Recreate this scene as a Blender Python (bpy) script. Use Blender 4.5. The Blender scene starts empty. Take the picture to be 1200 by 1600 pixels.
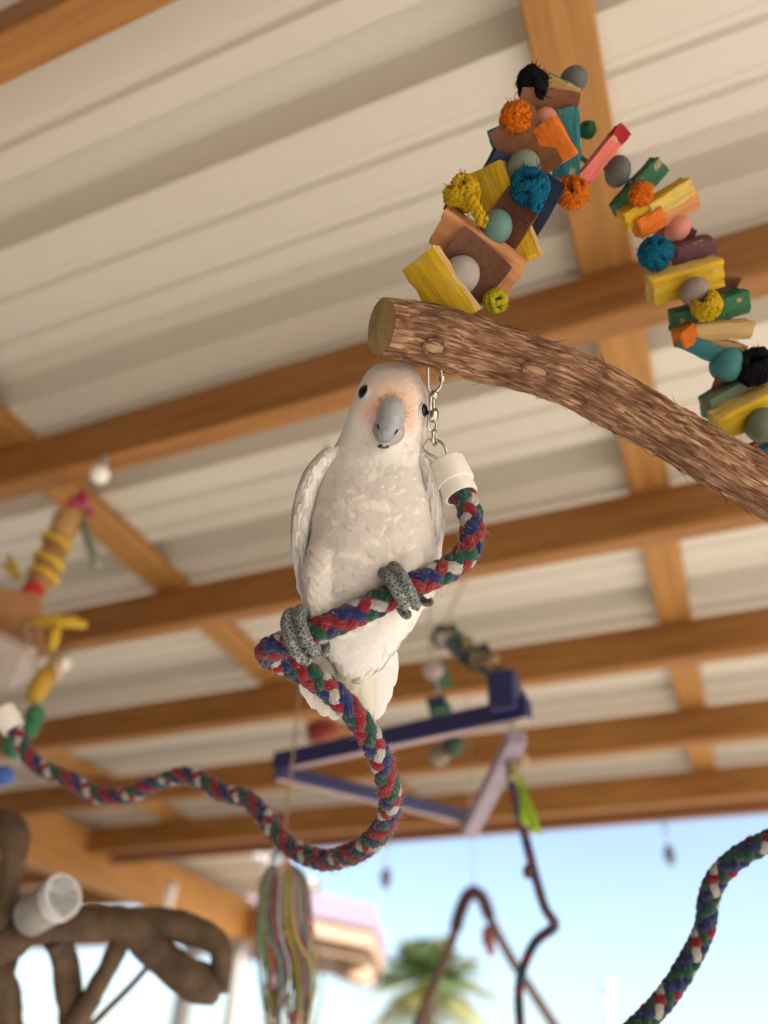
import bpy, math, random
import numpy as np
from mathutils import Matrix, Vector, noise
from mathutils.bvhtree import BVHTree

random.seed(7)
rng = np.random.default_rng(7)
scene = bpy.context.scene
COL = scene.collection

# ---------------------------------------------------------------- camera, sky, sun, exposure
F = 1200.0                                    # focal length in pixels of a 1200 x 1600 frame
EYE = np.array([0.0, 0.0, 1.5])
def _ray(px, py):
    return np.array([px - 600.0, 800.0 - py, -F])
_d1, _d2 = _ray(1210, 1772), _ray(-3100, 1600)
_Y = _d1 / np.linalg.norm(_d1)
_X = -(_d2 - (_d2 @ _Y) * _Y); _X /= np.linalg.norm(_X)
_Z = np.cross(_X, _Y)
RC = np.array([_X, _Y, _Z])                   # camera axes -> world axes
def at(px, py, d):
    return EYE + RC @ (_ray(px, py) * (d / F))
def at_z(px, py, z):                          # z measured from the eye
    v = RC @ _ray(px, py)
    return EYE + v * (z / v[2])
RIGHT, UP, TOWARD = RC[:, 0], RC[:, 1], RC[:, 2]

cam = bpy.data.cameras.new('camera')
cam.sensor_fit = 'VERTICAL'; cam.sensor_height = 36.0; cam.lens = 36.0 * F / 1600.0
cam.clip_start = 0.01; cam.clip_end = 2000.0
cam.dof.use_dof = True; cam.dof.focus_distance = 0.585; cam.dof.aperture_fstop = 2.4
camo = bpy.data.objects.new('camera', cam); COL.objects.link(camo)
M = Matrix([[*RC[0], EYE[0]], [*RC[1], EYE[1]], [*RC[2], EYE[2]], [0, 0, 0, 1]])
camo.matrix_world = M
scene.camera = camo

SUN = np.array([0.97, -0.22, 0.0]); SUN /= np.linalg.norm(SUN)
EL = math.radians(35)
SUNV = Vector((SUN[0] * math.cos(EL), SUN[1] * math.cos(EL), math.sin(EL)))
world = bpy.data.worlds.new('World'); scene.world = world; world.use_nodes = True
wn = world.node_tree
sky = wn.nodes.new('ShaderNodeTexSky'); sky.sky_type = 'NISHITA'; sky.sun_disc = False
sky.sun_elevation = EL; sky.sun_rotation = math.atan2(SUN[0], SUN[1])
sky.air_density = 1.0; sky.dust_density = 2.6; sky.ozone_density = 0.6
bg = wn.nodes['Background']; bg.inputs['Strength'].default_value = 0.105
wn.links.new(sky.outputs[0], bg.inputs['Color'])
sun = bpy.data.lights.new('sun', 'SUN'); sun.energy = 5.0; sun.angle = math.radians(0.5); sun.color = (1.0, 0.94, 0.85)
suno = bpy.data.objects.new('sun', sun); COL.objects.link(suno)
suno.rotation_euler = SUNV.to_track_quat('Z', 'Y').to_euler()
suno.location = (3, -4, 8)
scene.view_settings.view_transform = 'Standard'; scene.view_settings.look = 'None'
scene.view_settings.gamma = 1.0; scene.view_settings.use_curve_mapping = False
scene.view_settings.exposure = 1.62
scene.cycles.use_denoising = True
scene.cycles.max_bounces = 10; scene.cycles.diffuse_bounces = 6

# ---------------------------------------------------------------- helpers
def mat(name, color, rough=0.6, metallic=0.0, var=0.0, scale=60.0, stretch=(1, 1, 1), color2=None,
        bump=0.0, bump_scale=None, coords='Object', detail=6.0, spec=0.5, translucent=0.0, vcol=False, contrast=(0.3, 0.7)):
    m = bpy.data.materials.new(name); m.use_nodes = True
    nt = m.node_tree; b = nt.nodes['Principled BSDF']; L = nt.links
    b.inputs['Roughness'].default_value = rough; b.inputs['Metallic'].default_value = metallic
    b.inputs['Specular IOR Level'].default_value = spec
    b.inputs['Base Color'].default_value = (*color, 1)
    tc = nt.nodes.new('ShaderNodeTexCoord'); mp = nt.nodes.new('ShaderNodeMapping')
    mp.inputs['Scale'].default_value = stretch
    L.new(tc.outputs[coords], mp.inputs['Vector'])
    src = None
    if var or color2 is not None:
        n = nt.nodes.new('ShaderNodeTexNoise'); n.inputs['Scale'].default_value = scale
        n.inputs['Detail'].default_value = detail; n.inputs['Roughness'].default_value = 0.62
        L.new(mp.outputs[0], n.inputs['Vector'])
        r = nt.nodes.new('ShaderNodeValToRGB'); r.color_ramp.elements[0].position = contrast[0]; r.color_ramp.elements[1].position = contrast[1]
        c2 = color2 if color2 is not None else tuple(c * (1 - var) for c in color)
        r.color_ramp.elements[0].color = (*c2, 1); r.color_ramp.elements[1].color = (*color, 1)
        L.new(n.outputs['Fac'], r.inputs['Fac']); src = r.outputs['Color']
    if vcol:
        a = nt.nodes.new('ShaderNodeAttribute'); a.attribute_name = 'Col'
        if src is None: src = a.outputs['Color']
        else:
            mx = nt.nodes.new('ShaderNodeMix'); mx.data_type = 'RGBA'; mx.blend_type = 'MULTIPLY'
            mx.inputs[0].default_value = 1.0
            L.new(src, mx.inputs[6]); L.new(a.outputs['Color'], mx.inputs[7]); src = mx.outputs[2]
    if src is not None: L.new(src, b.inputs['Base Color'])
    if bump:
        n2 = nt.nodes.new('ShaderNodeTexNoise'); n2.inputs['Scale'].default_value = bump_scale or scale
        n2.inputs['Detail'].default_value = 5.0
        L.new(mp.outputs[0], n2.inputs['Vector'])
        bp = nt.nodes.new('ShaderNodeBump'); bp.inputs['Strength'].default_value = min(1.0, bump); bp.inputs['Distance'].default_value = 0.002
        L.new(n2.outputs['Fac'], bp.inputs['Height']); L.new(bp.outputs[0], b.inputs['Normal'])
    if translucent:
        t = nt.nodes.new('ShaderNodeBsdfTranslucent'); ms = nt.nodes.new('ShaderNodeMixShader')
        ms.inputs[0].default_value = translucent
        if src is not None: L.new(src, t.inputs['Color'])
        else: t.inputs['Color'].default_value = (*color, 1)
        L.new(b.outputs[0], ms.inputs[1]); L.new(t.outputs[0], ms.inputs[2])
        L.new(ms.outputs[0], nt.nodes['Material Output'].inputs['Surface'])
    return m

def yarn_mat(name, color):
    """cotton yarn: fine plies running obliquely along UV, with fuzzy colour variation"""
    m = mat(name, color, rough=0.95, var=0.35, scale=900, spec=0.1)
    nt = m.node_tree; L = nt.links; b = nt.nodes['Principled BSDF']
    tc = nt.nodes.new('ShaderNodeUVMap'); mp = nt.nodes.new('ShaderNodeMapping')
    mp.inputs['Rotation'].default_value = (0, 0, math.radians(35))
    L.new(tc.outputs[0], mp.inputs['Vector'])
    w = nt.nodes.new('ShaderNodeTexWave'); w.inputs['Scale'].default_value = 2.6; w.inputs['Distortion'].default_value = 2.5
    w.inputs['Detail'].default_value = 2.0
    L.new(mp.outputs[0], w.inputs['Vector'])
    bp = nt.nodes.new('ShaderNodeBump'); bp.inputs['Strength'].default_value = 0.7; bp.inputs['Distance'].default_value = 0.0006
    L.new(w.outputs['Fac'], bp.inputs['Height']); L.new(bp.outputs[0], b.inputs['Normal'])
    b.inputs['Sheen Weight'].default_value = 0.25
    return m

def tag(o, label=None, cat=None, group=None, kind=None):
    if label: o['label'] = label
    if cat: o['category'] = cat
    if group: o['group'] = group
    if kind: o['kind'] = kind
    return o
def empty(name, loc):
    o = bpy.data.objects.new(name, None); COL.objects.link(o)
    o.empty_display_size = 0.05; o.location = Vector(loc)
    return o
def thing(name, loc, label, cat, group=None):
    return tag(empty(name, loc), label, cat, group)
def root_loc(p):
    loc = np.zeros(3)
    while p is not None:
        loc += np.array(p.location); p = p.parent
    return loc
def build(name, V, Fc, m, parent=None, smooth=True, uv=None, col=None, mats=None, midx=None):
    """link a mesh made of world-space vertices as one object"""
    V = np.asarray(V, float)
    off = root_loc(parent) if parent is not None else np.zeros(3)
    c = V.mean(axis=0)
    me = bpy.data.meshes.new(name)
    me.from_pydata((V - c).tolist(), [], [tuple(int(i) for i in f) for f in Fc])
    if smooth: me.polygons.foreach_set('use_smooth', [True] * len(me.polygons))
    for mm in (mats or [m]): me.materials.append(mm)
    if midx is not None: me.polygons.foreach_set('material_index', list(midx))
    if uv is not None:
        ul = me.uv_layers.new(name='UVMap')
        uv = np.asarray(uv); idx = np.empty(len(me.loops), dtype=np.int32)
        me.loops.foreach_get('vertex_index', idx)
        ul.data.foreach_set('uv', uv[idx].astype(np.float32).ravel())
    if col is not None:
        a = me.color_attributes.new('Col', 'FLOAT_COLOR', 'POINT')
        cc = np.ones((len(V), 4), np.float32); cc[:, :3] = col
        a.data.foreach_set('color', cc.ravel())
    me.update()
    o = bpy.data.objects.new(name, me); COL.objects.link(o)
    o.parent = parent; o.location = Vector(c - off)
    return o

def spline(P, n):
    """Catmull-Rom through control points (k columns), n samples spread evenly by length"""
    P = np.asarray(P, float); Q = np.vstack([2 * P[0] - P[1], P, 2 * P[-1] - P[-2]])
    out = []
    for i in range(1, len(Q) - 2):
        for t in np.linspace(0, 1, 24, endpoint=False):
            a, b, c, d = Q[i - 1], Q[i], Q[i + 1], Q[i + 2]
            out.append(0.5 * (2 * b + (c - a) * t + (2 * a - 5 * b + 4 * c - d) * t * t + (3 * b - a - 3 * c + d) * t ** 3))
    out.append(Q[-2]); out = np.array(out)
    s = np.concatenate([[0], np.cumsum(np.linalg.norm(np.diff(out[:, :3], axis=0), axis=1))])
    q = np.linspace(0, s[-1], n)
    return np.column_stack([np.interp(q, s, out[:, k]) for k in range(out.shape[1])]), s[-1]
def frames(P):
    T = np.gradient(P, axis=0); T /= np.linalg.norm(T, axis=1)[:, None] + 1e-12
    a = np.array([0, 0, 1.0]) if abs(T[0][2]) < 0.9 else np.array([1.0, 0, 0])
    n = a - (a @ T[0]) * T[0]; n /= np.linalg.norm(n)
    N = [n]
    for i in range(1, len(P)):
        n = N[-1] - (N[-1] @ T[i]) * T[i]; n /= np.linalg.norm(n) + 1e-12; N.append(n)
    N = np.array(N); return T, N, np.cross(T, N)
def tube(P, r, seg=8, ry=None, cap=True, fr=None):
    P = np.asarray(P, float); n = len(P)
    r = np.broadcast_to(np.asarray(r, float), (n,)); ry = r if ry is None else np.broadcast_to(np.asarray(ry, float), (n,))
    T, N, B = fr if fr is not None else frames(P)
    th = np.arange(seg) * 2 * np.pi / seg
    V = (P[:, None] + N[:, None] * (np.cos(th)[None, :, None] * r[:, None, None]) + B[:, None] * (np.sin(th)[None, :, None] * ry[:, None, None])).reshape(-1, 3)
    Fc = [(i * seg + j, i * seg + (j + 1) % seg, (i + 1) * seg + (j + 1) % seg, (i + 1) * seg + j) for i in range(n - 1) for j in range(seg)]
    if cap:
        Fc.append(tuple(range(seg - 1, -1, -1))); Fc.append(tuple(range((n - 1) * seg, n * seg)))
    return V, Fc
def merge(parts):
    V, Fc, o = [], [], 0
    for v, f in parts:
        V.append(np.asarray(v)); Fc += [tuple(i + o for i in q) for q in f]; o += len(v)
    return np.vstack(V), Fc
def sphere(c, r, nu=20, nv=12, ax=None):
    """ellipsoid; ax = 3x3 rows of unit axes, r = scalar or three radii"""
    r = np.broadcast_to(np.asarray(r, float), (3,)); ax = np.eye(3) if ax is None else np.asarray(ax)
    V = [[0, 0, 1]]
    for i in range(1, nv):
        a = math.pi * i / nv
        for j in range(nu):
            b = 2 * math.pi * j / nu; V.append([math.sin(a) * math.cos(b), math.sin(a) * math.sin(b), math.cos(a)])
    V.append([0, 0, -1]); V = np.array(V) * r
    V = np.asarray(c) + V @ ax
    Fc = [(0, 1 + j, 1 + (j + 1) % nu) for j in range(nu)]
    for i in range(nv - 2):
        for j in range(nu):
            a = 1 + i * nu; Fc.append((a + j, a + nu + j, a + nu + (j + 1) % nu, a + (j + 1) % nu))
    a = 1 + (nv - 2) * nu; e = len(V) - 1
    Fc += [(a + j, e, a + (j + 1) % nu) for j in range(nu)]
    return V, Fc
def chambox(dims, ch=0.0015, jit=0.0):
    """chamfered box round the origin, 24 vertices"""
    h = np.asarray(dims, float) / 2; V = []; key = {}
    for sx in (-1, 1):
        for sy in (-1, 1):
            for sz in (-1, 1):
                for k in range(3):
                    v = np.array([sx, sy, sz]) * h; d = np.array([sx, sy, sz]) * ch; d[k] = 0
                    key[(sx, sy, sz, k)] = len(V); V.append(v - d)
    V = np.array(V); Fc = []; axs = []
    for k in range(3):
        i, j = (k + 1) % 3, (k + 2) % 3
        for s in (-1, 1):
            q = []
            for a, b in ((-1, -1), (1, -1), (1, 1), (-1, 1)):
                c = [0, 0, 0]; c[k] = s; c[i] = a; c[j] = b; q.append(key[(*c, k)])
            Fc.append(tuple(q if s > 0 else q[::-1])); axs.append(k)
    for k in range(3):                       # edge chamfers, edge runs along k
        i, j = (k + 1) % 3, (k + 2) % 3
        for a in (-1, 1):
            for b in (-1, 1):
                def g(s, f):
                    c = [0, 0, 0]; c[k] = s; c[i] = a; c[j] = b; return key[(*c, f)]
                q = (g(-1, i), g(1, i), g(1, j), g(-1, j))
                Fc.append(q if a * b > 0 else q[::-1]); axs.append(i)
    for sx in (-1, 1):
        for sy in (-1, 1):
            for sz in (-1, 1):
                q = tuple(key[(sx, sy, sz, k)] for k in range(3)); Fc.append(q if sx * sy * sz > 0 else q[::-1]); axs.append(0)
    if jit: V = V + rng.normal(0, jit, V.shape)
    return V, Fc, axs
def boxw(x0, x1, y0, y1, z0, z1, ch=0.004):
    V, Fc, _ = chambox((x1 - x0, y1 - y0, z1 - z0), ch)
    return V + np.array([(x0 + x1) / 2, (y0 + y1) / 2, (z0 + z1) / 2]), Fc
def rot(axis, deg):
    return np.array(Matrix.Rotation(math.radians(deg), 3, axis))
def nz(x, y, z): return noise.noise(Vector((x, y, z)))

# ---------------------------------------------------------------- materials
M_JOIST = mat('stained_fir_x', (0.40, 0.178, 0.040), 0.62, color2=(0.20, 0.078, 0.014), scale=9, stretch=(0.35, 6, 6), bump=0.25, bump_scale=40)
M_PURLIN = mat('stained_fir_y', (0.46, 0.225, 0.055), 0.62, color2=(0.28, 0.122, 0.025), scale=9, stretch=(6, 0.35, 6), bump=0.25, bump_scale=40)
M_PANEL = mat('beige_painted_steel', (0.64, 0.60, 0.525), 0.38, var=0.07, scale=3, stretch=(0.2, 3, 3))
M_WHITEPOST = mat('pale_paint', (0.36, 0.345, 0.33), 0.5, var=0.1, scale=12)
M_CONC = mat('concrete', (0.56, 0.52, 0.46), 0.9, var=0.3, scale=2.5, bump=0.4, bump_scale=60)
M_GROUND = mat('dry_gravel', (0.46, 0.38, 0.28), 0.95, var=0.35, scale=1.2, bump=0.6, bump_scale=30)
M_STEEL = mat('steel', (0.55, 0.54, 0.52), 0.25, 1.0, var=0.15, scale=200)
M_PLASTIC = mat('white_plastic', (0.80, 0.77, 0.72), 0.38, var=0.05, scale=80)
M_BARK = None

# ---------------------------------------------------------------- setting: ground
def sheet(name, x0, x1, y0, y1, z, m, n=1):
    V = [(x0 + (x1 - x0) * i / n, y0 + (y1 - y0) * j / n, z) for j in range(n + 1) for i in range(n + 1)]
    Fc = [(j * (n + 1) + i, j * (n + 1) + i + 1, (j + 1) * (n + 1) + i + 1, (j + 1) * (n + 1) + i) for j in range(n) for i in range(n)]
    return tag(build(name, V, Fc, m, None, False), kind='structure')
sheet('ground', -600, 600, -600, 600, -0.012, M_GROUND, 4)
sheet('patio_slab', -7, 4.2, -4.5, 4.6, 0.0, M_CONC)

# ---------------------------------------------------------------- the patio cover
H = 1.5 + 1.0                                  # underside of the joists above the ground
XL, XR = -6.0, 2.5
pc = thing('patio_cover', (0, 0, 0), 'wooden patio cover with orange stained joists under beige ribbed metal roofing', 'patio cover')
JY = [-1.66, -1.055, -0.45, 0.157, 0.82, 1.425, 2.03, 2.635, 3.24]
for y in JY:
    V, Fc = boxw(XL, XR, y, y + 0.05, H, H + 0.12); build('joist', V, Fc, M_JOIST, pc, False)
for x in (-5.0, -3.71, -2.5, -1.285, -0.007, 1.21, 2.40):
    V, Fc = boxw(x, x + 0.088, -1.75, 3.52, H + 0.1205, H + 0.158); build('purlin', V, Fc, M_PURLIN, pc, False)
V, Fc = boxw(XL, XR, 3.44, 3.485, H + 0.0, H + 0.1195); build('fascia', V, Fc, mat('dark_fascia', (0.30, 0.12, 0.05), 0.65, var=0.3, scale=9, stretch=(0.35, 6, 6)), pc, False)
# ribbed roof sheets, three major ribs each, laid side by side along y
def rib_profile(y0, nrib=3, pitch=0.305):
    pts = []
    for k in range(nrib):
        b = y0 + k * pitch
        for yy, zz in ((0.0, 0), (0.050, 0), (0.056, 0.008), (0.068, 0.008), (0.076, 0), (0.130, 0), (0.136, 0.008), (0.148, 0.008), (0.156, 0),
                       (0.195, 0), (0.212, 0.062), (0.268, 0.062), (0.292, 0.0)):
            pts.append((b + yy, zz))
    pts.append((y0 + nrib * pitch + 0.012, 0.0)); return pts
ZR = H + 0.1585
for k in range(6):
    y0 = -1.80 + 0.915 * k + 0.131
    pr = rib_profile(y0); xs = (XL, XR); dz = 0.0015 * (k % 2)
    V = [(x, y, ZR + z + dz) for x in xs for y, z in pr]; n = len(pr)
    V += [(x, y, z + 0.0007) for x, y, z in V]
    Fc = [(i, i + 1, n + i + 1, n + i) for i in range(n - 1)] + [(2 * n + i, 3 * n + i, 3 * n + i + 1, 2 * n + i + 1) for i in range(n - 1)]
    build('roof_panel', V, Fc, M_PANEL, pc, False)
V, Fc = boxw(XL, XR, -1.829, -1.66, H + 0.162, H + 0.20); build('light_gap_board', V, Fc, M_JOIST, pc, False)  # unseen board, added to stop sky light leaking through the gap
# left wing of the cover: a deep side beam, a far header, a pale corner post
for args in ((-3.02, -2.93, 2.75, 4.95, H - 0.12, H + 0.1195),):
    V, Fc = boxw(*args); build('side_beam', V, Fc, M_PURLIN, pc, False)
V, Fc = boxw(XL, -2.62, 4.86, 4.95, H - 0.118, H + 0.06); build('header_beam', V, Fc, M_JOIST, pc, False)
for y in (3.75, 4.3):
    V, Fc = boxw(XL, -3.03, y, y + 0.05, H, H + 0.12); build('joist', V, Fc, M_JOIST, pc, False)
pr = rib_profile(3.75, 4); V = [(x, y, ZR + z + 0.002) for x in (XL, -2.45) for y, z in pr]; n = len(pr)  # sheet extended past the side beam to keep it in shade
build('roof_panel', V, [(i, i + 1, n + i + 1, n + i) for i in range(n - 1)], M_PANEL, pc, False)
for x, y, zt in ((-3.0, 4.87, H - 0.117), (2.35, 3.30, H + 0.002), (2.35, -1.6, H + 0.002), (-5.9, -1.6, H + 0.002), (-5.9, 4.87, H - 0.117)):
    V, Fc = boxw(x, x + 0.07, y, y + 0.07, 0.0, zt); build('post', V, Fc, M_WHITEPOST, pc, False)

# ---------------------------------------------------------------- unseen house wall, added to block light from behind
hw = thing('unseen_house_wall', (-1, -1.85, 0), 'unseen brown stucco house wall added behind the camera to block light', 'wall')
M_STUCCO = mat('brown_stucco', (0.24, 0.19, 0.145), 0.9, var=0.2, scale=6, bump=0.6, bump_scale=90)
for x0, x1, z0, z1 in ((-9, -1.6, 0, 3.2), (0.4, 1.4, 0, 3.2), (-1.6, 0.4, 2.15, 3.2)):
    V, Fc = boxw(x0, x1, -2.1, -1.83, z0, z1); build('wall_section', V, Fc, M_STUCCO, hw, False)
V, Fc = boxw(-1.6, 0.4, -2.02, -1.97, 0.02, 2.15); dr = build('door', V, Fc, mat('brown_door', (0.16, 0.09, 0.05), 0.5, var=0.2, scale=8), hw, False)
V, Fc = sphere((0.25, -1.95, 1.0), 0.03, 14, 8); build('handle', V, Fc, M_STEEL, dr)

# ---------------------------------------------------------------- neighbouring roof beyond
nr = thing('neighbour_roof', (-3.4, 6.5, 0), 'low sloping roof with lilac top and cream fascia beyond the patio', 'roof')
def slab(pts_front, back, thick, name, m):
    """board along a polyline of front points with a depth vector and thickness downwards"""
    A = np.array(pts_front); Bk = A + np.array(back); dz = np.array([0, 0, -thick])
    V = np.vstack([A, Bk, A + dz, Bk + dz]); n = len(A); Fc = []
    for i in range(n - 1):
        Fc += [(i, i + 1, n + i + 1, n + i), (2 * n + i + 1, 2 * n + i, 3 * n + i, 3 * n + i + 1), (i + 1, i, 2 * n + i, 2 * n + i + 1), (n + i, n + i + 1, 3 * n + i + 1, 3 * n + i)]
    Fc += [(0, n, 3 * n, 2 * n), (n - 1, 3 * n - 1, 4 * n - 1, 2 * n - 1)]
    return build(name, V, Fc, m, nr, False)
M_LILAC = mat('lilac_shingle', (0.19, 0.145, 0.205), 0.8, var=0.2, scale=14)
M_CREAM = mat('cream_trim', (0.30, 0.20, 0.135), 0.7, var=0.15, scale=8)
a, b = at(245, 1335, 6.3), at(585, 1415, 7.2)
BACK = np.array([-0.75, 2.2, 0.10])
slab([a, b], BACK, 0.20, 'shingle_edge', M_LILAC)
o2 = np.array([-0.03, 0.03, -0.203]); slab([a + o2, b + o2], BACK, 0.14, 'fascia', M_CREAM)
o3 = np.array([-0.10, 0.08, -0.345]); slab([a + o3, b + o3], BACK, 0.10, 'soffit', mat('brown_soffit', (0.13, 0.07, 0.035), 0.7, var=0.2, scale=8))
for t in (0.3, 0.62, 0.93):
    p = a + (b - a) * t + np.array([-0.30, 0.2, -0.44])
    V, Fc = boxw(p[0], p[0] + 0.16, p[1], p[1] + 0.5, p[2] - 0.14, p[2] + 0.02); build('rafter_tail', V, Fc, M_CREAM, nr, False)
p = a + np.array([0.5, 1.3, -0.3])
V, Fc = boxw(p[0] - 1.0, p[0] - 0.88, p[1], p[1] + 0.12, 0.0, p[2]); build('post', V, Fc, M_WHITEPOST, nr, False)
# ---------------------------------------------------------------- palm tree and lamp post far off
def palm(px, py, d, crown):
    c = at(px, py, d); t = thing('palm_tree', (c[0], c[1], 0), 'palm with arching green and yellow fronds standing in the yard beyond the patio', 'palm tree')
    P = [(c[0] + 0.1 * math.sin(z), c[1], z) for z in np.linspace(0, c[2], 14)]
    V, Fc = tube(P, np.linspace(0.22, 0.15, 14), 10); build('trunk', V, Fc, mat('palm_trunk', (0.16, 0.11, 0.07), 0.9, var=0.4, scale=20, bump=0.6), t)
    gm = [mat('palm_green', (0.10, 0.17, 0.05), 0.5, var=0.35, scale=5, translucent=0.3), mat('palm_olive', (0.26, 0.26, 0.07), 0.5, var=0.35, scale=5, translucent=0.3)]
    for k in range(30):
        az = k * 2.399 + random.uniform(-0.2, 0.2); el = math.radians(78 - 105 * (k / 30.0) + random.uniform(-8, 8)); L = crown * random.uniform(0.48, 0.60)
        d0 = np.array([math.cos(az) * math.cos(el), math.sin(az) * math.cos(el), math.sin(el)])
        P = np.array([c + d0 * L * u_ + np.array([0, 0, -0.42 * L * u_ * u_]) for u_ in np.linspace(0, 1, 12)])
        T, N, B_ = frames(P); side = np.cross(d0, [0, 0, 1.0]); side /= np.linalg.norm(side) + 1e-9
        V = []; Fc = []
        for i in range(2, 12):                    # paired leaflets along the arching midrib
            for h in (0, 0.5):
                q = P[i] if h == 0 else (P[i] + P[i - 1]) / 2
                for s_ in (-1, 1):
                    l = L * 0.34 * math.sin(math.pi * min(1, 0.18 + (i - h) / 13.0)); w = T[i] * 0.028 * L
                    e = q + side * s_ * l + T[i] * l * 0.55 + np.array([0, 0, -0.25 * l + random.uniform(-0.1, 0.1) * l]); m_ = q + (e - q) * 0.45 + np.array([0, 0, 0.04 * l])
                    i0 = len(V); V += [q, m_ + w, e, m_ - w]; Fc.append((i0, i0 + 1, i0 + 2, i0 + 3))
        Vm, Fm = merge([tube(P, np.linspace(0.03, 0.008, 12), 5), (np.array(V), Fc)]); build('frond', Vm, Fm, gm[1 if (k > 19 or k % 4 == 0) else 0], t, False)
palm(668, 1535, 17.0, 3.0)
lp = at(950, 1548, 30.0); t = thing('lamp_post', (lp[0], lp[1], 0), 'slim pale lamp post with a round head far off against white sky', 'lamp post')
V, Fc = tube([(lp[0], lp[1], 0), (lp[0], lp[1], lp[2] * 0.5), (lp[0], lp[1], lp[2])], [0.11, 0.09, 0.08], 8); build('pole', V, Fc, mat('pale_metal', (0.45, 0.48, 0.5), 0.5), t)
V, Fc = sphere(lp + np.array([0, 0, 0.15]), (0.26, 0.26, 0.2), 14, 8); build('lamp_head', V, Fc, mat('lamp_glass', (0.30, 0.42, 0.50), 0.3), t)

# ---------------------------------------------------------------- ropes
YARN = {k: yarn_mat('yarn_' + k, c) for k, c in dict(white=(0.56, 0.55, 0.50), green=(0.010, 0.085, 0.055), red=(0.30, 0.012, 0.026), blue=(0.018, 0.028, 0.150)).items()}
def braid(root, path, D, pitch=0.060, order=('white', 'green', 'red', 'blue', 'blue', 'red', 'green', 'red'), step=0.0016, fray=0, seg=8):
    L0 = spline(path, 50)[1]; n = int(L0 / step)
    P, L0 = spline(path, n); P = P[:, :3]
    for _ in range(2): P[1:-1] = (P[:-2] + 2 * P[1:-1] + P[2:]) / 4
    T, N, B = frames(P); s = np.linspace(0, L0, n)
    k = D / 0.0205; R0, dl, rs = 0.0054 * k, 0.0013 * k, 0.0036 * k; om = 2 * math.pi / (pitch * k)
    wob = np.array([1 + 0.07 * nz(q * 45, 3.1, 0) for q in s])
    for i in range(8):
        cw = i < 4; j = i % 4
        ang = j * math.pi / 2 + (om * s if cw else -om * s) + 0.12 * np.array([nz(q * 60, i * 7.7, 1) for q in s])
        rad = (R0 + dl * np.cos(4 * om * s) * (1 if cw else -1)) * wob
        rd = N * np.cos(ang)[:, None] + B * np.sin(ang)[:, None]
        C = P + rd * rad[:, None]
        t_ = np.gradient(C, axis=0); t_ /= np.linalg.norm(t_, axis=1)[:, None]
        side = np.cross(t_, rd); side /= np.linalg.norm(side, axis=1)[:, None]; rdo = np.cross(side, t_)
        sz = np.array([1 + 0.14 * nz(q * 120, i * 3.3, 5) for q in s])
        V, Fc = tube(C, rs * 0.92 * sz, seg, rs * 1.22 * sz, True, (t_, rdo, side))
        if seg >= 16:                             # yarn plies standing proud of the strand
            aa = np.arange(seg) * 2 * math.pi / seg
            ply = 1 + 0.20 * np.abs(np.sin(4 * aa[None, :] + (s / (0.0030 * k))[:, None] * (1 if cw else -1))) - 0.10 + 0.018 * rng.normal(size=(n, seg))
            V = (C[:, None] + (V.reshape(n, seg, 3) - C[:, None]) * ply[:, :, None]).reshape(-1, 3)
        th = np.tile(np.arange(seg) / seg * 4.0, n); su = np.repeat(s / (0.004 * k), seg)
        build('strand', V, Fc, YARN[order[i]], root, True, uv=np.column_stack([su, th]))
    if fray:
        parts = []
        for q in range(fray):
            i = random.randrange(4, n - 4); a = random.uniform(0, 2 * math.pi)
            rd = N[i] * math.cos(a) + B[i] * math.sin(a); p0 = P[i] + rd * D * 0.45
            d = rd * random.uniform(0.5, 1.0) + T[i] * random.uniform(-0.9, 0.9) + rng.normal(0, 0.3, 3); l = random.uniform(0.002, 0.0055)
            p1 = p0 + d * l * 0.5; p2 = p0 + d * l + rng.normal(0, l * 0.25, 3)
            parts.append(tube([p0, p1, p2], [0.00016, 0.00013, 0.00006], 3, cap=False))
        V, Fc = merge(parts); tag(build('frayed_fibres', V, Fc, mat('fray', (0.42, 0.36, 0.38), 0.9, spec=0.1), root), kind='stuff')
    return P, (T, N, B)
def cap(root, p0, p1, r, lip=True):
    """plastic end cap from p0 (closed end) to p1 (open end, rope comes out)"""
    p0, p1 = np.asarray(p0), np.asarray(p1); L = np.linalg.norm(p1 - p0); d = (p1 - p0) / L
    prof = [(0, 0.001), (0, r * 0.8), (0.02, r * 0.92), (0.06, r), (0.62, r * 1.02), (0.65, r * 1.0), (0.655, r * 0.9), (0.96, r * 0.9), (1.0, r * 0.87), (1.0, r * 0.76), (0.7, r * 0.74)] if lip else \
           [(0, 0.001), (0, r * 0.85), (0.05, r), (0.97, r), (1.0, r * 0.97), (1.0, r * 0.82), (0.7, r * 0.8)]
    a = np.array([0, 0, 1.0]); n = np.cross(d, a); n /= np.linalg.norm(n); b = np.cross(d, n); V = []; seg = 36
    for t, rr in prof:
        for j in range(seg):
            th = 2 * math.pi * j / seg; V.append(p0 + d * t * L + (n * math.cos(th) + b * math.sin(th)) * rr)
    Fc = [(i * seg + j, i * seg + (j + 1) % seg, (i + 1) * seg + (j + 1) % seg, (i + 1) * seg + j) for i in range(len(prof) - 1) for j in range(seg)]
    o = build('end_cap', V, Fc, M_PLASTIC, root, True)
    md = o.modifiers.new('edge', 'EDGE_SPLIT'); md.split_angle = math.radians(35)
    return o
def torus(c, n, R, r, seg=28, sr=8, squash=1.0, ax=None):
    n = np.asarray(n, float); n /= np.linalg.norm(n); a = np.asarray(ax, float) if ax is not None else np.array([0.3, 0.2, 1.0])
    u = a - (a @ n) * n; u /= np.linalg.norm(u); v = np.cross(n, u)
    P = np.array([c + u * R * math.cos(t) + v * R * squash * math.sin(t) for t in np.linspace(0, 2 * math.pi, seg + 1)])
    return tube(P, r, sr, cap=False)

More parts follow.
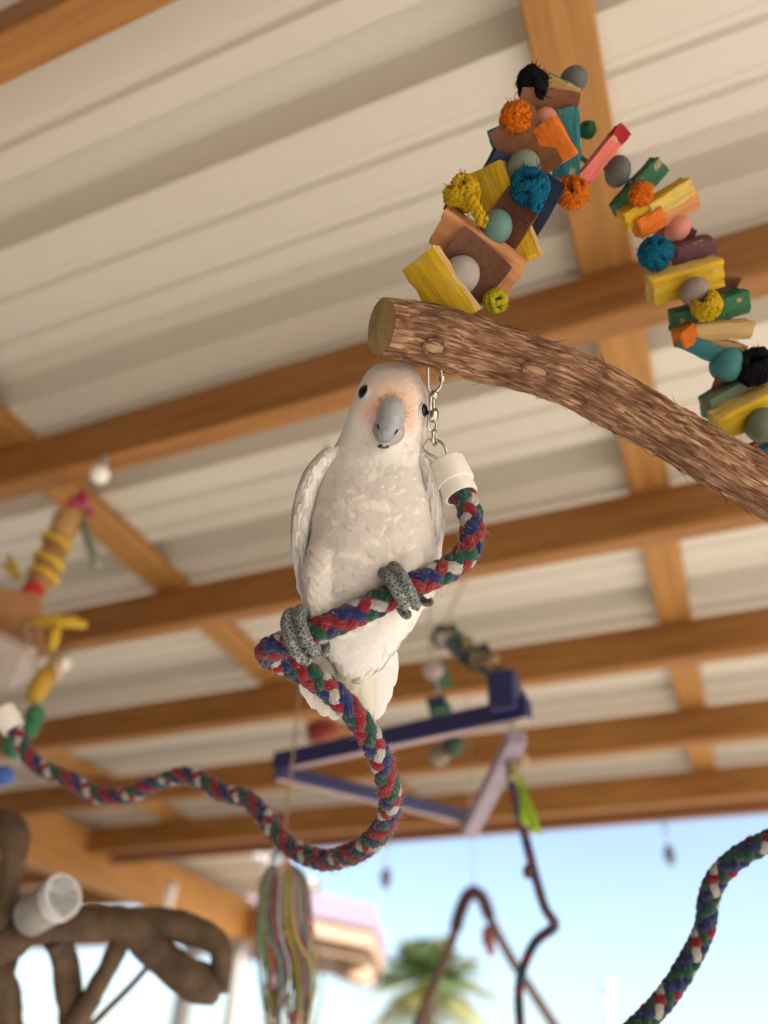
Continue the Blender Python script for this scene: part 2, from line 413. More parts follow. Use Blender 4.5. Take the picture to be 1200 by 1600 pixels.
RP = [(718, 762, .590), (731, 790, .585), (738, 825, .576), (733, 858, .567), (712, 882, .560), (670, 903, .553), (625, 925, .548), (575, 950, .545),
      (520, 975, .545), (470, 997, .549), (437, 1009, .556), (418, 1018, .566), (427, 1029, .577), (457, 1041, .584), (500, 1066, .587), (550, 1112, .592), (585, 1165, .600),
      (605, 1218, .615), (609, 1264, .635), (590, 1306, .660), (548, 1335, .700), (497, 1343, .750), (447, 1318, .790), (410, 1272, .820), (385, 1248, .840),
      (345, 1238, .860), (295, 1212, .890), (250, 1221, .910), (195, 1244, .930), (150, 1241, .945), (110, 1219, .955), (65, 1200, .965), (44, 1180, .970), (28, 1148, .975), (14, 1126, .98)]
ropew = [at(*p) for p in RP]
rope = thing('rope_perch', ropew[0], 'thick red, blue, green and white braided rope perch under the cockatoo', 'rope perch')
ROPE_P, ROPE_F = braid(rope, ropew, 0.0205, fray=3200, seg=32, step=0.0012)
cap(rope, at(696, 722, .602), at(721, 775, .588), 0.0150)
cap(rope, at(2, 1108, .985), at(22, 1140, .977), 0.0150)
# eye hook, swivel and quick link between the cap and the branch
def wire(root, pts, r, name, m=M_STEEL, seg=8, n=40, cap_=True):
    P, _ = spline(pts, n); V, Fc = tube(P, r, seg, cap=cap_); return build(name, V, Fc, m, root)
wire(rope, [at(*p) for p in ((694, 728, .602), (683, 716, .602), (668, 708, .603), (663, 698, .604), (668, 689, .604), (679, 687, .605), (690, 692, .604), (697, 703, .603), (697, 714, .603), (694, 728, .602))], 0.0011, 'eye_hook')
V, Fc = torus(at(679, 684, .605), RIGHT * 0.9 + TOWARD * 0.5, 0.0058, 0.0014, 24, 8, 0.55, UP); build('chain_link', V, Fc, M_STEEL, rope)
V, Fc = torus(at(675, 664, .606), TOWARD + RIGHT * 0.2, 0.0050, 0.0013, 24, 8, 0.7, UP); build('chain_link', V, Fc, M_STEEL, rope)
V, Fc = tube([at(676, 660, .606), at(676, 654, .606), at(677, 645, .607), at(677, 638, .607)], [0.003, 0.0046, 0.0046, 0.003], 14); build('swivel', V, Fc, M_STEEL, rope)
V, Fc = torus(at(675, 630, .607), TOWARD * 0.4 + RIGHT, 0.0070, 0.0014, 24, 8, 0.6, UP); build('chain_link', V, Fc, M_STEEL, rope)
V, Fc = sphere(at(678, 617, .607), 0.0038, 12, 8); build('swivel_ball', V, Fc, M_STEEL, rope)
wire(rope, [at(*p) for p in ((678, 614, .607), (670, 607, .607), (669, 590, .606), (670, 570, .604), (679, 561, .602), (688, 570, .603), (690, 586, .605), (688, 604, .606), (678, 614, .607))], 0.0014, 'quick_link')
V, Fc = tube([at(690, 596, .6055), at(690, 588, .605)], 0.0024, 6); build('link_nut', V, Fc, M_STEEL, rope, False)

# ---------------------------------------------------------------- the branch perch on its stand
def bark_material():
    m = mat('shaggy_bark', (0.36, 0.225, 0.135), 0.95, color2=(0.10, 0.058, 0.034), scale=130, coords='UV', stretch=(0.11, 0.11, 1), bump=0.0, spec=0.15, contrast=(0.32, 0.72))
    nt = m.node_tree; L = nt.links; b = nt.nodes['Principled BSDF']
    uv = nt.nodes.new('ShaderNodeUVMap'); mp = nt.nodes.new('ShaderNodeMapping'); mp.inputs['Scale'].default_value = (1.3, 17, 1)
    L.new(uv.outputs[0], mp.inputs['Vector'])
    n = nt.nodes.new('ShaderNodeTexNoise'); n.inputs['Scale'].default_value = 3.0; n.inputs['Detail'].default_value = 10; n.inputs['Roughness'].default_value = 0.68; n.inputs['Distortion'].default_value = 0.5
    L.new(mp.outputs[0], n.inputs['Vector'])
    r = nt.nodes.new('ShaderNodeValToRGB'); r.color_ramp.elements[0].position = 0.33; r.color_ramp.elements[1].position = 0.68
    r.color_ramp.elements[0].color = (0.060, 0.030, 0.018, 1); r.color_ramp.elements[1].color = (0.62, 0.45, 0.31, 1)
    e = r.color_ramp.elements.new(0.5); e.color = (0.26, 0.140, 0.085, 1)
    n3 = nt.nodes.new('ShaderNodeTexNoise'); n3.inputs['Scale'].default_value = 2.2; n3.inputs['Detail'].default_value = 4
    mp3 = nt.nodes.new('ShaderNodeMapping'); mp3.inputs['Scale'].default_value = (1.0, 3.0, 1); L.new(uv.outputs[0], mp3.inputs['Vector']); L.new(mp3.outputs[0], n3.inputs['Vector'])
    r3 = nt.nodes.new('ShaderNodeValToRGB'); r3.color_ramp.elements[0].position = 0.36; r3.color_ramp.elements[1].position = 0.62
    r3.color_ramp.elements[0].color = (0.62, 0.56, 0.52, 1); r3.color_ramp.elements[1].color = (1.15, 1.12, 1.08, 1); L.new(n3.outputs['Fac'], r3.inputs['Fac'])
    mx = nt.nodes.new('ShaderNodeMix'); mx.data_type = 'RGBA'; mx.blend_type = 'MULTIPLY'; mx.inputs[0].default_value = 1.0
    L.new(n.outputs['Fac'], r.inputs['Fac']); L.new(r.outputs[0], mx.inputs[6]); L.new(r3.outputs[0], mx.inputs[7]); L.new(mx.outputs[2], b.inputs['Base Color'])
    bp = nt.nodes.new('ShaderNodeBump'); bp.inputs['Strength'].default_value = 1.0; bp.inputs['Distance'].default_value = 0.0022
    L.new(n.outputs['Fac'], bp.inputs['Height']); L.new(bp.outputs[0], b.inputs['Normal'])
    return m
M_BARK = bark_material()
M_CUT = mat('cut_wood', (0.38, 0.27, 0.11), 0.8, color2=(0.22, 0.15, 0.055), scale=70, bump=0.4, bump_scale=220)
M_TWIG = mat('weathered_branch', (0.125, 0.078, 0.045), 0.85, color2=(0.040, 0.024, 0.015), scale=30, bump=1.0, bump_scale=70)
BP = [(596, 510, .584, .0212), (630, 516, .593, .0222), (680, 526, .602, .0232), (740, 543, .607, .0232), (810, 563, .611, .0212), (880, 588, .614, .0203), (950, 622, .617, .0204),
      (1020, 660, .620, .0208), (1090, 701, .623, .0210), (1150, 736, .626, .0212), (1220, 775, .632, .022), (1320, 822, .65, .023), (1450, 872, .665, .024), (1580, 915, .68, .025)]
st = thing('perch_stand', (*at(1585, 915, .68)[:2], 0), 'shaggy barked branch perch with a cut end above the cockatoo', 'perch')
C4 = np.array([[*at(a, b, c), r] for a, b, c, r in BP])
C4, LB = spline(C4, 560); Pb, Rb = C4[:, :3], C4[:, 3]
Tb, Nb, Bb = frames(Pb); SEG = 120; th = np.arange(SEG) * 2 * np.pi / SEG
V = []; UVb = []
for i in range(len(Pb)):
    s = i / (len(Pb) - 1) * LB
    for j in range(SEG):
        cx, sy = math.cos(th[j]), math.sin(th[j])
        big = nz(s * 14, cx * 1.2, sy * 1.2 + 5)
        rid = nz(s * 26 + 9, cx * 4.5, sy * 4.5); rid2 = nz(s * 60, cx * 14 + 3, sy * 14)
        ea = min(1.0, 0.25 + s / 0.03); rr = Rb[i] + 0.0020 * big * ea + ea * 0.0024 * (0.5 - abs(rid)) * 1.6 + 0.0013 * rid2
        for ks, ka, kr in ((0.052, 2.2, 0.010), (0.120, 2.0, 0.009)):      # knot swellings
            pass
        V.append(Pb[i] + (Nb[i] * cx + Bb[i] * sy) * rr); UVb.append((s / LB * 6.0, j / SEG))
Fc = [(i * SEG + j, i * SEG + (j + 1) % SEG, (i + 1) * SEG + (j + 1) % SEG, (i + 1) * SEG + j) for i in range(len(Pb) - 1) for j in range(SEG)]
V = np.array(V); base = len(V)
branch = build('branch', V, Fc + [tuple(range(len(V) - SEG, len(V)))], M_BARK, st, True, uv=UVb)
ring = V[:SEG]; ctr = ring.mean(axis=0); cf = []; CV = []
for k, f in enumerate((1.0, 0.965, 0.6, 0.25)):
    CV.append(ctr + (ring - ctr) * f - Tb[0] * (0.0004 + 0.0035 * (1 - f)) + (rng.normal(0, 0.00012, (SEG, 3)) if k > 1 else 0))
CV = np.vstack(CV + [[ctr - Tb[0] * 0.004]])
for k in range(3): cf += [(k * SEG + j, (k + 1) * SEG + j, (k + 1) * SEG + (j + 1) % SEG, k * SEG + (j + 1) % SEG) for j in range(SEG)]
cf += [(3 * SEG + j, 4 * SEG, 3 * SEG + (j + 1) % SEG) for j in range(SEG)]
build('cut_end', CV, cf, M_CUT, st, True)
bvh_b = BVHTree.FromPolygons([Vector(v) for v in V], Fc)
def hit(bvh, px, py):
    d = Vector(RC @ _ray(px, py)).normalized(); h = bvh.ray_cast(Vector(EYE), d)
    return (np.array(h[0]), np.array(h[1])) if h[0] is not None else (None, None)
M_KNOT = mat('knot_wood', (0.38, 0.24, 0.13), 0.8, var=0.3, scale=120)
for px, py, a, b_ in ((679, 543, .0085, .0048), (836, 579, .0095, .0040)):
    p, nn = hit(bvh_b, px, py)
    if p is None: continue
    i = int(np.argmin(np.linalg.norm(Pb - p, axis=1))); tx = Tb[i]; ty = np.cross(nn, tx); ty /= np.linalg.norm(ty)
    V2, F2 = sphere(p - nn * 0.0006, (a, b_, 0.0022), 20, 10, [tx, ty, nn]); k = build('knot', V2, F2, M_KNOT, st)
    V2, F2 = torus(p + nn * 0.0002, nn, a * 1.12, 0.0013, 30, 8, b_ / a * 1.15, tx); build('knot_rim', V2, F2, M_BARK, k, uv=np.tile([[0.3, 0.4]], (len(V2), 1)) + rng.random((len(V2), 2)) * 0.02)
# loose shreds of bark along the branch
parts = []
for q in range(900):
    i = random.randrange(6, 470); a = random.uniform(0, 2 * math.pi); j = int(a / (2 * math.pi) * SEG) % SEG
    p0 = V[i * SEG + j]; rd = Nb[i] * math.cos(a) + Bb[i] * math.sin(a); l = random.uniform(0.004, 0.016) * (1.5 if q % 6 == 0 else 0.8)
    lift = random.uniform(0.0, 0.16) if q % 4 else random.uniform(0.25, 0.75); sgn = random.choice((-1, 1)); w = np.cross(Tb[i], rd) * random.uniform(0.0004, 0.0011)
    d = Tb[i] * sgn + np.cross(Tb[i], rd) * random.uniform(-0.15, 0.15)
    p1 = p0 + d * l * 0.55 + rd * (0.0004 + l * lift * 0.3); p2 = p0 + d * l + rd * (0.0003 + l * lift)
    parts.append((np.array([p0 - w, p0 + w, p1 + w * 0.8, p1 - w * 0.8, p2]), [(0, 1, 2, 3), (3, 2, 4)]))
V2, F2 = merge(parts); tag(build('bark_shreds', V2, F2, mat('bark_shred', (0.19, 0.095, 0.055), 0.95, var=0.5, scale=120, spec=0.1), st, False), kind='stuff')
e = at(1582, 915, .68)
P = [(e[0], e[1], z) for z in np.linspace(0.03, e[2] + 0.12, 20)]
V2, F2 = tube(P, 0.032, 16); build('post', V2, F2, M_TWIG, st)
V2, F2 = tube([(e[0], e[1], 0.0), (e[0], e[1], 0.028), (e[0], e[1], 0.034)], [0.22, 0.22, 0.2], 32); build('base', V2, F2, M_TWIG, st, False)
V2, F2 = torus(at(679, 560, .602), RIGHT * 0.5 + UP * 0.2 + TOWARD * 0.7, 0.0042, 0.0015, 20, 8, 1, UP); build('screw_eye', V2, F2, M_STEEL, st)

# ---------------------------------------------------------------- arch of chew blocks
PAINT = dict(yellow=(0.66, 0.42, 0.020), lemon=(0.68, 0.50, 0.12), natural=(0.62, 0.42, 0.18), peach=(0.66, 0.30, 0.13), orange=(0.72, 0.17, 0.012), red=(0.42, 0.015, 0.02), pink=(0.75, 0.18, 0.15),
             salmon=(0.62, 0.22, 0.16), green=(0.035, 0.155, 0.075), teal=(0.035, 0.20, 0.23), blue=(0.008, 0.14, 0.26), navy=(0.010, 0.018, 0.05), leather=(0.20, 0.075, 0.030), brown=(0.15, 0.055, 0.030),
             purple=(0.14, 0.06, 0.075), grey=(0.36, 0.32, 0.30), taupe=(0.27, 0.20, 0.165), darkgrey=(0.10, 0.10, 0.10), black=(0.010, 0.010, 0.014), sage=(0.16, 0.22, 0.14), lime=(0.55, 0.50, 0.03), tealbead=(0.10, 0.22, 0.20), tan=(0.58, 0.36, 0.15), darkteal=(0.015, 0.075, 0.085))
_pm = {}
def paint(c, kind):
    k = (c, kind)
    if k not in _pm:
        col = PAINT[c]
        if kind == 'wood': 
            m = _pm[k] = mat('painted_wood_' + c, col, 0.75, color2=tuple(x * 0.52 for x in col), scale=55, stretch=(0.25, 2.2, 2.2), bump=0.6, bump_scale=160, spec=0.25)
            nt = m.node_tree; b = nt.nodes['Principled BSDF']; src = b.inputs['Base Color'].links[0].from_socket; tc = nt.nodes.new('ShaderNodeTexCoord')
            n = nt.nodes.new('ShaderNodeTexNoise'); n.inputs['Scale'].default_value = 95; n.inputs['Detail'].default_value = 7; nt.links.new(tc.outputs['Object'], n.inputs['Vector'])
            r = nt.nodes.new('ShaderNodeValToRGB'); r.color_ramp.elements[0].position = 0.60; r.color_ramp.elements[1].position = 0.68; nt.links.new(n.outputs['Fac'], r.inputs['Fac'])
            mx = nt.nodes.new('ShaderNodeMix'); mx.data_type = 'RGBA'; mx.inputs[7].default_value = (0.46, 0.31, 0.15, 1)
            ml = nt.nodes.new('ShaderNodeMath'); ml.operation = 'MULTIPLY'; ml.inputs[1].default_value = 0.7; nt.links.new(r.outputs[0], ml.inputs[0])
            nt.links.new(ml.outputs[0], mx.inputs[0]); nt.links.new(src, mx.inputs[6]); nt.links.new(mx.outputs[2], b.inputs['Base Color'])
        elif kind == 'leather': _pm[k] = mat('leather_' + c, col, 0.6, var=0.35, scale=90, bump=0.4, bump_scale=400, spec=0.35)
        elif kind == 'bead': _pm[k] = mat('bead_' + c, col, 0.6, color2=tuple(x * 0.6 + 0.03 for x in col), scale=70, bump=0.25, bump_scale=150, spec=0.35)
        else: _pm[k] = mat('cord_' + c, col, 0.95, var=0.5, scale=420, bump=0.8, bump_scale=900, spec=0.1)
    return _pm[k]
def roughbox(dims, amp, n=6):
    """subdivided box with rounded, uneven, rough-sawn faces"""
    h = np.asarray(dims, float) / 2; V = []; Fc = []; axs = []; idx = {}; sd = random.uniform(0, 99)
    def vid(q):
        k = tuple(q)
        if k not in idx:
            c = np.array(q) / n * 2 - 1; p = c * h; e = np.sort(np.abs(c))
            r = min(h) * 0.10; inn = np.clip(p, -(h - r), h - r); d = p - inn; L = np.linalg.norm(d)
            if L > 1e-9: p = inn + d / L * min(L, r)
            w = 1.0 if e[1] > 0.99 else 0.35
            p = p + np.array([nz(*(p * 90 + sd)), nz(*(p * 90 + sd + 31)), nz(*(p * 90 + sd + 67))]) * amp * w + rng.normal(0, amp * 0.22 * w, 3)
            idx[k] = len(V); V.append(p)
        return idx[k]
    for k in range(3):
        i, j = (k + 1) % 3, (k + 2) % 3
        for s_ in (0, n):
            for a in range(n):
                for b in range(n):
                    q = []
                    for da, db in ((0, 0), (1, 0), (1, 1), (0, 1)):
                        c = [0, 0, 0]; c[k] = s_; c[i] = a + da; c[j] = b + db; q.append(vid(c))
                    Fc.append(tuple(q if s_ else q[::-1])); axs.append(k)
    return np.array(V), Fc, axs
def place(root, name, V, Fc, px, py, d, ang, tilt, yaw, m, smooth=False, mats=None, midx=None):
    Rm = RC @ rot('Z', ang) @ rot('X', tilt) @ rot('Y', yaw); c = at(px, py, d)
    me = bpy.data.meshes.new(name); me.from_pydata(np.asarray(V).tolist(), [], [tuple(map(int, f)) for f in Fc])
    for mm in (mats or [m]): me.materials.append(mm)
    if midx is not None: me.polygons.foreach_set('material_index', list(midx))
    if smooth: me.polygons.foreach_set('use_smooth', [True] * len(me.polygons))
    o = bpy.data.objects.new(name, me); COL.objects.link(o); o.parent = root
    p = c - root_loc(root)
    o.matrix_local = Matrix([[*Rm[0], p[0]], [*Rm[1], p[1]], [*Rm[2], p[2]], [0, 0, 0, 1]])
    return o
def block(root, px, py, d, lx, ly, lz, ang, tilt, yaw, c, side=None, sax=1, name='wood_block', wedge=0.0):
    k = d / F; sh = rng.uniform(-0.12, 0.12, 2); V, Fc, axs = roughbox((lx * k, ly * k, lz * k), min(lx, ly, lz) * k * 0.11); V[:, 0] += sh[0] * V[:, 1]; V[:, 1] *= 1 + sh[1] * V[:, 0] / (lx * k)
    if wedge: V[:, 1] *= 1 - wedge * (V[:, 0] / (lx * k) + 0.5)
    return place(root, name, V, Fc, px, py, d, ang, tilt, yaw, None, False, [paint(c, 'wood'), paint(side or c, 'wood')], [1 if a == sax else 0 for a in axs])
def leather(root, px, py, d, lx, ly, ang, tilt, yaw, c='leather', bend=0.12, th=4.0):
    k = d / F; n = 6; V = []; 
    for s in (0.5, -0.5):
        for i in range(n):
            for j in range(n):
                u, v = i / (n - 1) - 0.5, j / (n - 1) - 0.5
                z = bend * lx * (2 * u * u + v * u) + s * th
                e = 1 - 0.03 * (abs(u) * 2) ** 4 * (abs(v) * 2) ** 4
                V.append((u * lx * e * k + rng.normal(0, 0.15) * k, v * ly * e * k + rng.normal(0, 0.15) * k, z * k))
    Fc = []
    for i in range(n - 1):
        for j in range(n - 1):
            a = i * n + j; Fc += [(a, a + n, a + n + 1, a + 1), (a + n * n, a + n * n + 1, a + n * n + n + 1, a + n * n + n)]
    bd = [i * n for i in range(n)] + [(n - 1) * n + j for j in range(1, n)] + [i * n + n - 1 for i in range(n - 2, -1, -1)] + [j for j in range(n - 2, 0, -1)]
    for q in range(len(bd)):
        a, b = bd[q], bd[(q + 1) % len(bd)]; Fc.append((a, a + n * n, b + n * n, b)[::-1])
    return place(root, 'leather_piece', V, Fc, px, py, d, ang, tilt, yaw, paint(c, 'leather'))
def bead(root, px, py, d, r, c, sq=0.92):
    k = d / F; V, Fc = sphere((0, 0, 0), (r * k, r * k * sq, r * k), 24, 14)
    return place(root, 'bead', V, Fc, px, py, d, random.uniform(0, 90), random.uniform(-30, 30), 0, paint(c, 'bead'), True)
def knot(root, px, py, d, r, c, tail=None, tuft=18):
    """a cord knot: loops wound round each other with a frayed end"""
    k = d / F; R = r * k; parts = []; ax0 = rng.normal(size=3)
    for q in range(6):
        ax = rng.normal(size=3); ax /= np.linalg.norm(ax); u = np.cross(ax, [0.3, 0.9, 0.2]); u /= np.linalg.norm(u); v = np.cross(ax, u)
        t = np.linspace(0, 2 * math.pi, 31); lat = R * random.uniform(-0.35, 0.35); rr = math.sqrt(max(0.0, (0.74 * R) ** 2 - lat * lat * 0.6))
        P = ax * lat + u * (rr * np.cos(t))[:, None] + v * (rr * np.sin(t))[:, None] + ax * (0.12 * R * np.sin(3 * t))[:, None]
        for w in (0, math.pi * 2 / 3, math.pi * 4 / 3):      # three-ply cord
            off = (u * np.cos(t * 6 + w)[:, None] * np.cos(t)[:, None] + v * np.cos(t * 6 + w)[:, None] * np.sin(t)[:, None] + ax * np.sin(t * 6 + w)[:, None]) * R * 0.13
            parts.append(tube(P + off, R * 0.16, 5, cap=False))
    for q in range(tuft * 6):
        dr = rng.normal(size=3); dr /= np.linalg.norm(dr); p0 = dr * R * 0.8; p1 = p0 + dr * R * random.uniform(0.15, 0.4) + rng.normal(0, R * 0.1, 3)
        parts.append(tube([p0, (p0 + p1) / 2 + rng.normal(0, R * 0.03, 3), p1], [R * 0.03, R * 0.025, R * 0.012], 3, cap=False))
    if tail is not None:
        P, _ = spline(np.array([[0, 0, 0.4 * R], [tail[0] * 0.4 * k, tail[1] * 0.4 * k, 0.7 * R], [tail[0] * k, tail[1] * k, 0.5 * R]]), 30); s = np.linspace(0, 14, 30)
        for w in (0, 2.1, 4.2):
            parts.append(tube(P + np.column_stack([np.cos(s + w), np.sin(s + w) * 0.5, np.sin(s + w)]) * R * 0.16, R * 0.2, 6))
        for q in range(60):
            i = random.randrange(30); dr = rng.normal(size=3) * R * 0.3; parts.append(tube([P[i], P[i] + dr * 0.8, P[i] + dr * 1.4], [R * 0.02, R * 0.02, R * 0.01], 3, cap=False))
    V, Fc = merge(parts)
    return place(root, 'cord_knot', V, Fc, px, py, d, 0, 0, 0, paint(c, 'cord'), True)

arch = thing('chew_toy_arch', at(700, 486, .612), 'arch of colourful chew blocks, beads and cord knots rising over the branch', 'bird toy')
AW = [at(*p) for p in ((700, 500, .606), (712, 445, .61), (755, 385, .615), (790, 330, .622), (825, 260, .630), (850, 190, .64), (880, 140, .662), (888, 180, .668), (892, 225, .675), (915, 252, .680), (942, 262, .680), (968, 270, .678), (1010, 315, .675), (1048, 352, .685),
                       (1072, 395, .69), (1078, 440, .685), (1100, 480, .675), (1112, 520, .675), (1130, 560, .675), (1150, 605, .675), (1175, 650, .675), (1195, 690, .673), (1215, 745, .665), (1225, 772, .652))]
wire(arch, AW, 0.0022, 'cable', mat('dark_cable', (0.05, 0.05, 0.05), 0.5), 8, 160)
B = lambda *a, **k: block(arch, *a, **k)
# left arm, from the branch upwards
B(690, 452, .603, 118, 64, 27, -58, 34, 6, 'yellow', 'natural', 1)
bead(arch, 719, 431, .610, 32, 'grey')
leather(arch, 737, 418, .615, 98, 84, -42, 30, 12, 'brown')
B(748, 392, .620, 150, 58, 30, -38, 38, 8, 'peach', 'peach', 1)
knot(arch, 722, 302, .606, 30, 'yellow', (32, -52))
bead(arch, 710, 326, .62, 17, 'navy')
bead(arch, 775, 355, .612, 27, 'tealbead')
leather(arch, 800, 342, .620, 70, 76, -35, 20, -20, 'brown')
B(786, 338, .630, 160, 66, 26, -68, 30, -6, 'yellow', 'natural', 1)
knot(arch, 828, 292, .610, 31, 'blue', (8, -40))
leather(arch, 806, 305, .640, 122, 92, -28, 24, 10, 'darkteal' if False else 'navy', 0.18)
B(812, 288, .652, 128, 74, 18, -35, 32, -10, 'darkteal')
bead(arch, 817, 263, .624, 28, 'sage')
leather(arch, 822, 233, .632, 100, 78, -62, 18, 8, 'leather')
B(868, 222, .630, 66, 40, 30, -62, 30, 14, 'orange', 'tan', 0)
B(884, 226, .650, 96, 42, 34, -88, 12, 14, 'teal', 'purple', 0)
bead(arch, 850, 192, .642, 23, 'salmon')
B(786, 212, .648, 40, 30, 16, 20, 30, 0, 'teal')
knot(arch, 806, 185, .628, 27, 'orange')
leather(arch, 856, 163, .640, 92, 44, -6, 40, 6, 'leather')
knot(arch, 832, 129, .640, 26, 'black', (12, -26))
B(876, 141, .655, 54, 30, 24, -26, 35, 10, 'tan', 'green', 1)
bead(arch, 896, 125, .672, 22, 'darkgrey')
knot(arch, 895, 301, .640, 26, 'orange')
knot(arch, 774, 471, .614, 20, 'lime')
knot(arch, 918, 203, .675, 14, 'green', None, 6)
B(936, 250, .662, 92, 23, 22, 51, 20, 0, 'pink', name='wood_stick')
B(967, 211, .661, 20, 24, 23, 51, 20, 0, 'red')
# right arm, going down behind the branch
bead(arch, 965, 268, .677, 24, 'darkgrey', 0.8)
B(997, 293, .680, 100, 28, 26, 48, 25, 0, 'green')
B(985, 300, .695, 60, 16, 22, 50, 20, 0, 'brown')
knot(arch, 1002, 303, .655, 20, 'orange', None, 6)
B(1043, 310, .672, 78, 26, 26, 33, 32, 0, 'lemon', 'yellow', 1)
B(991, 333, .672, 46, 28, 26, 33, 32, 0, 'yellow')
B(1055, 325, .680, 66, 30, 28, 28, 28, 0, 'peach')
B(1012, 347, .672, 44, 30, 28, 30, 30, 0, 'orange')
bead(arch, 1058, 357, .682, 21, 'salmon')
leather(arch, 1052, 368, .690, 56, 50, -18, 62, 0, 'brown')
knot(arch, 1024, 396, .668, 27, 'blue', None, 6)
B(1084, 392, .684, 62, 40, 28, 18, 38, 0, 'purple', wedge=0.3)
B(1069, 438, .672, 114, 44, 34, 16, 32, 0, 'lemon', 'yellow', 2)
bead(arch, 1085, 455, .655, 23, 'taupe')
leather(arch, 1112, 452, .680, 74, 50, 10, 66, 0, 'brown')
B(1107, 486, .676, 116, 36, 34, 17, 28, 0, 'green')
knot(arch, 1104, 478, .650, 24, 'yellow', None, 8)
B(1124, 515, .670, 92, 26, 34, 2, 24, 0, 'tan', 'natural', 2)
B(1070, 524, .668, 28, 30, 30, 32, 24, 0, 'orange')
B(1125, 540, .678, 74, 22, 30, -14, 24, 0, 'natural')
B(1100, 545, .672, 84, 26, 30, -24, 26, 0, 'teal')
bead(arch, 1137, 570, .668, 28, 'teal')
knot(arch, 1178, 573, .662, 31, 'black', None, 8)
leather(arch, 1148, 590, .680, 84, 60, 22, 66, 0, 'brown')
B(1130, 616, .676, 66, 22, 30, 28, 24, 0, 'sage')
B(1172, 607, .684, 84, 26, 30, 24, 24, 0, 'tan', 'green', 1)
B(1130, 635, .686, 60, 20, 28, 20, 24, 0, 'tealbead')
B(1166, 643, .668, 112, 46, 34, 28, 30, 0, 'lemon', 'yellow', 2)
bead(arch, 1192, 664, .656, 28, 'sage')
leather(arch, 1196, 690, .672, 60, 50, 40, 50, 0, 'leather')
B(1205, 702, .676, 60, 30, 30, 20, 24, 0, 'blue')

# ---------------------------------------------------------------- the cockatoo
BD = 0.600; K = BD / F                         # one picture pixel at the bird's distance, in metres
def bl(px, py, w): return at(px, py, BD - w * K)
def loft(stations, seg=40, power=2.2):
    """stations: (py, left px, right px, w centre, half depth px), ellipse rings across the body"""
    V = []; S = np.array(stations, float)
    for py, xl, xr, w, b in S:
        c = bl((xl + xr) / 2, py, w); a = (xr - xl) / 2 * K * (1 - w * K / BD)
        for j in range(seg):
            t = 2 * math.pi * j / seg; cx, sy = math.cos(t), math.sin(t)
            cx = math.copysign(abs(cx) ** (2 / power), cx); sy = math.copysign(abs(sy) ** (2 / power), sy)
            V.append(c + RIGHT * a * cx + TOWARD * b * K * sy)
    n = len(S); Fc = [(i * seg + j, (i + 1) * seg + j, (i + 1) * seg + (j + 1) % seg, i * seg + (j + 1) % seg) for i in range(n - 1) for j in range(seg)]
    Fc.append(tuple(range(seg))); Fc.append(tuple(range(n * seg - 1, (n - 1) * seg - 1, -1)))
    return np.array(V), Fc
def dense(st, n):
    S = np.array(st, float); P, _ = spline(S, n) if False else (None, None)
    q = np.linspace(S[0, 0], S[-1, 0], n); out = [q]
    for k in range(1, 5):
        x = S[:, 0]; y = S[:, k]; m = np.gradient(y, x); r = []
        for v in q:
            i = min(max(np.searchsorted(x, v) - 1, 0), len(x) - 2); h = x[i + 1] - x[i]; t = (v - x[i]) / h
            r.append((2 * t ** 3 - 3 * t ** 2 + 1) * y[i] + (t ** 3 - 2 * t ** 2 + t) * h * m[i] + (-2 * t ** 3 + 3 * t ** 2) * y[i + 1] + (t ** 3 - t ** 2) * h * m[i + 1])
        out.append(np.array(r))
    return np.column_stack(out)
core = [(566.5, 606, 622, -62, 8), (569, 592, 634, -61, 22), (574, 583, 643, -60, 30), (582, 574, 651, -58, 38), (595, 565, 659, -56, 46), (612, 557, 666, -54, 52), (632, 550, 669, -52, 55), (652, 543, 669, -50, 57), (672, 536, 666, -48, 57),
        (692, 526, 664, -45, 58), (712, 515, 665, -40, 62), (735, 504, 668, -32, 68), (765, 496, 673, -20, 76), (800, 489, 678, -9, 82), (850, 484, 682, 4, 86), (900, 481, 680, 12, 84), (935, 482, 668, 14, 76),
        (965, 490, 652, 12, 64), (995, 502, 632, 8, 52), (1022, 512, 612, 4, 38), (1042, 524, 594, 0, 26), (1056, 536, 570, -2, 14), (1063, 547, 556, -3, 5)]
parts = [loft(dense(core, 90))]
thighL = [(845, 490, 530, 45, 22), (880, 476, 530, 55, 34), (920, 473, 524, 64, 32), (950, 477, 516, 72, 24), (972, 481, 506, 78, 16), (984, 486, 500, 80, 8)]
thighR = [(835, 610, 650, 50, 20), (870, 600, 660, 66, 28), (895, 602, 650, 78, 22), (912, 610, 640, 84, 14), (920, 616, 634, 86, 8)]
parts += [loft(dense(thighL, 24), 24, 2), loft(dense(thighR, 20), 24, 2)]
V, Fc = merge(parts)
bird = thing('cockatoo', at(548, 985, .56), 'white cockatoo with grey beak and peach face gripping the braided rope', 'bird')
M_PLUME = mat('white_plumage', (1, 1, 1), 0.85, spec=0.15, vcol=True, var=0.06, scale=90)
M_FEATHER = mat('white_feather', (1, 1, 1), 0.8, spec=0.15, vcol=True, translucent=0.22)
tmp = build('tmp', V, Fc, M_PLUME)
md = tmp.modifiers.new('r', 'REMESH'); md.mode = 'VOXEL'; md.voxel_size = 0.0014
md = tmp.modifiers.new('s', 'SMOOTH'); md.factor = 0.6; md.iterations = 7
dg = bpy.context.evaluated_depsgraph_get(); ev = tmp.evaluated_get(dg); me2 = ev.to_mesh()
BV = np.empty(len(me2.vertices) * 3); me2.vertices.foreach_get('co', BV); BV = BV.reshape(-1, 3) + np.array(tmp.location)
BN = np.empty(len(me2.vertices) * 3); me2.vertices.foreach_get('normal', BN); BN = BN.reshape(-1, 3)
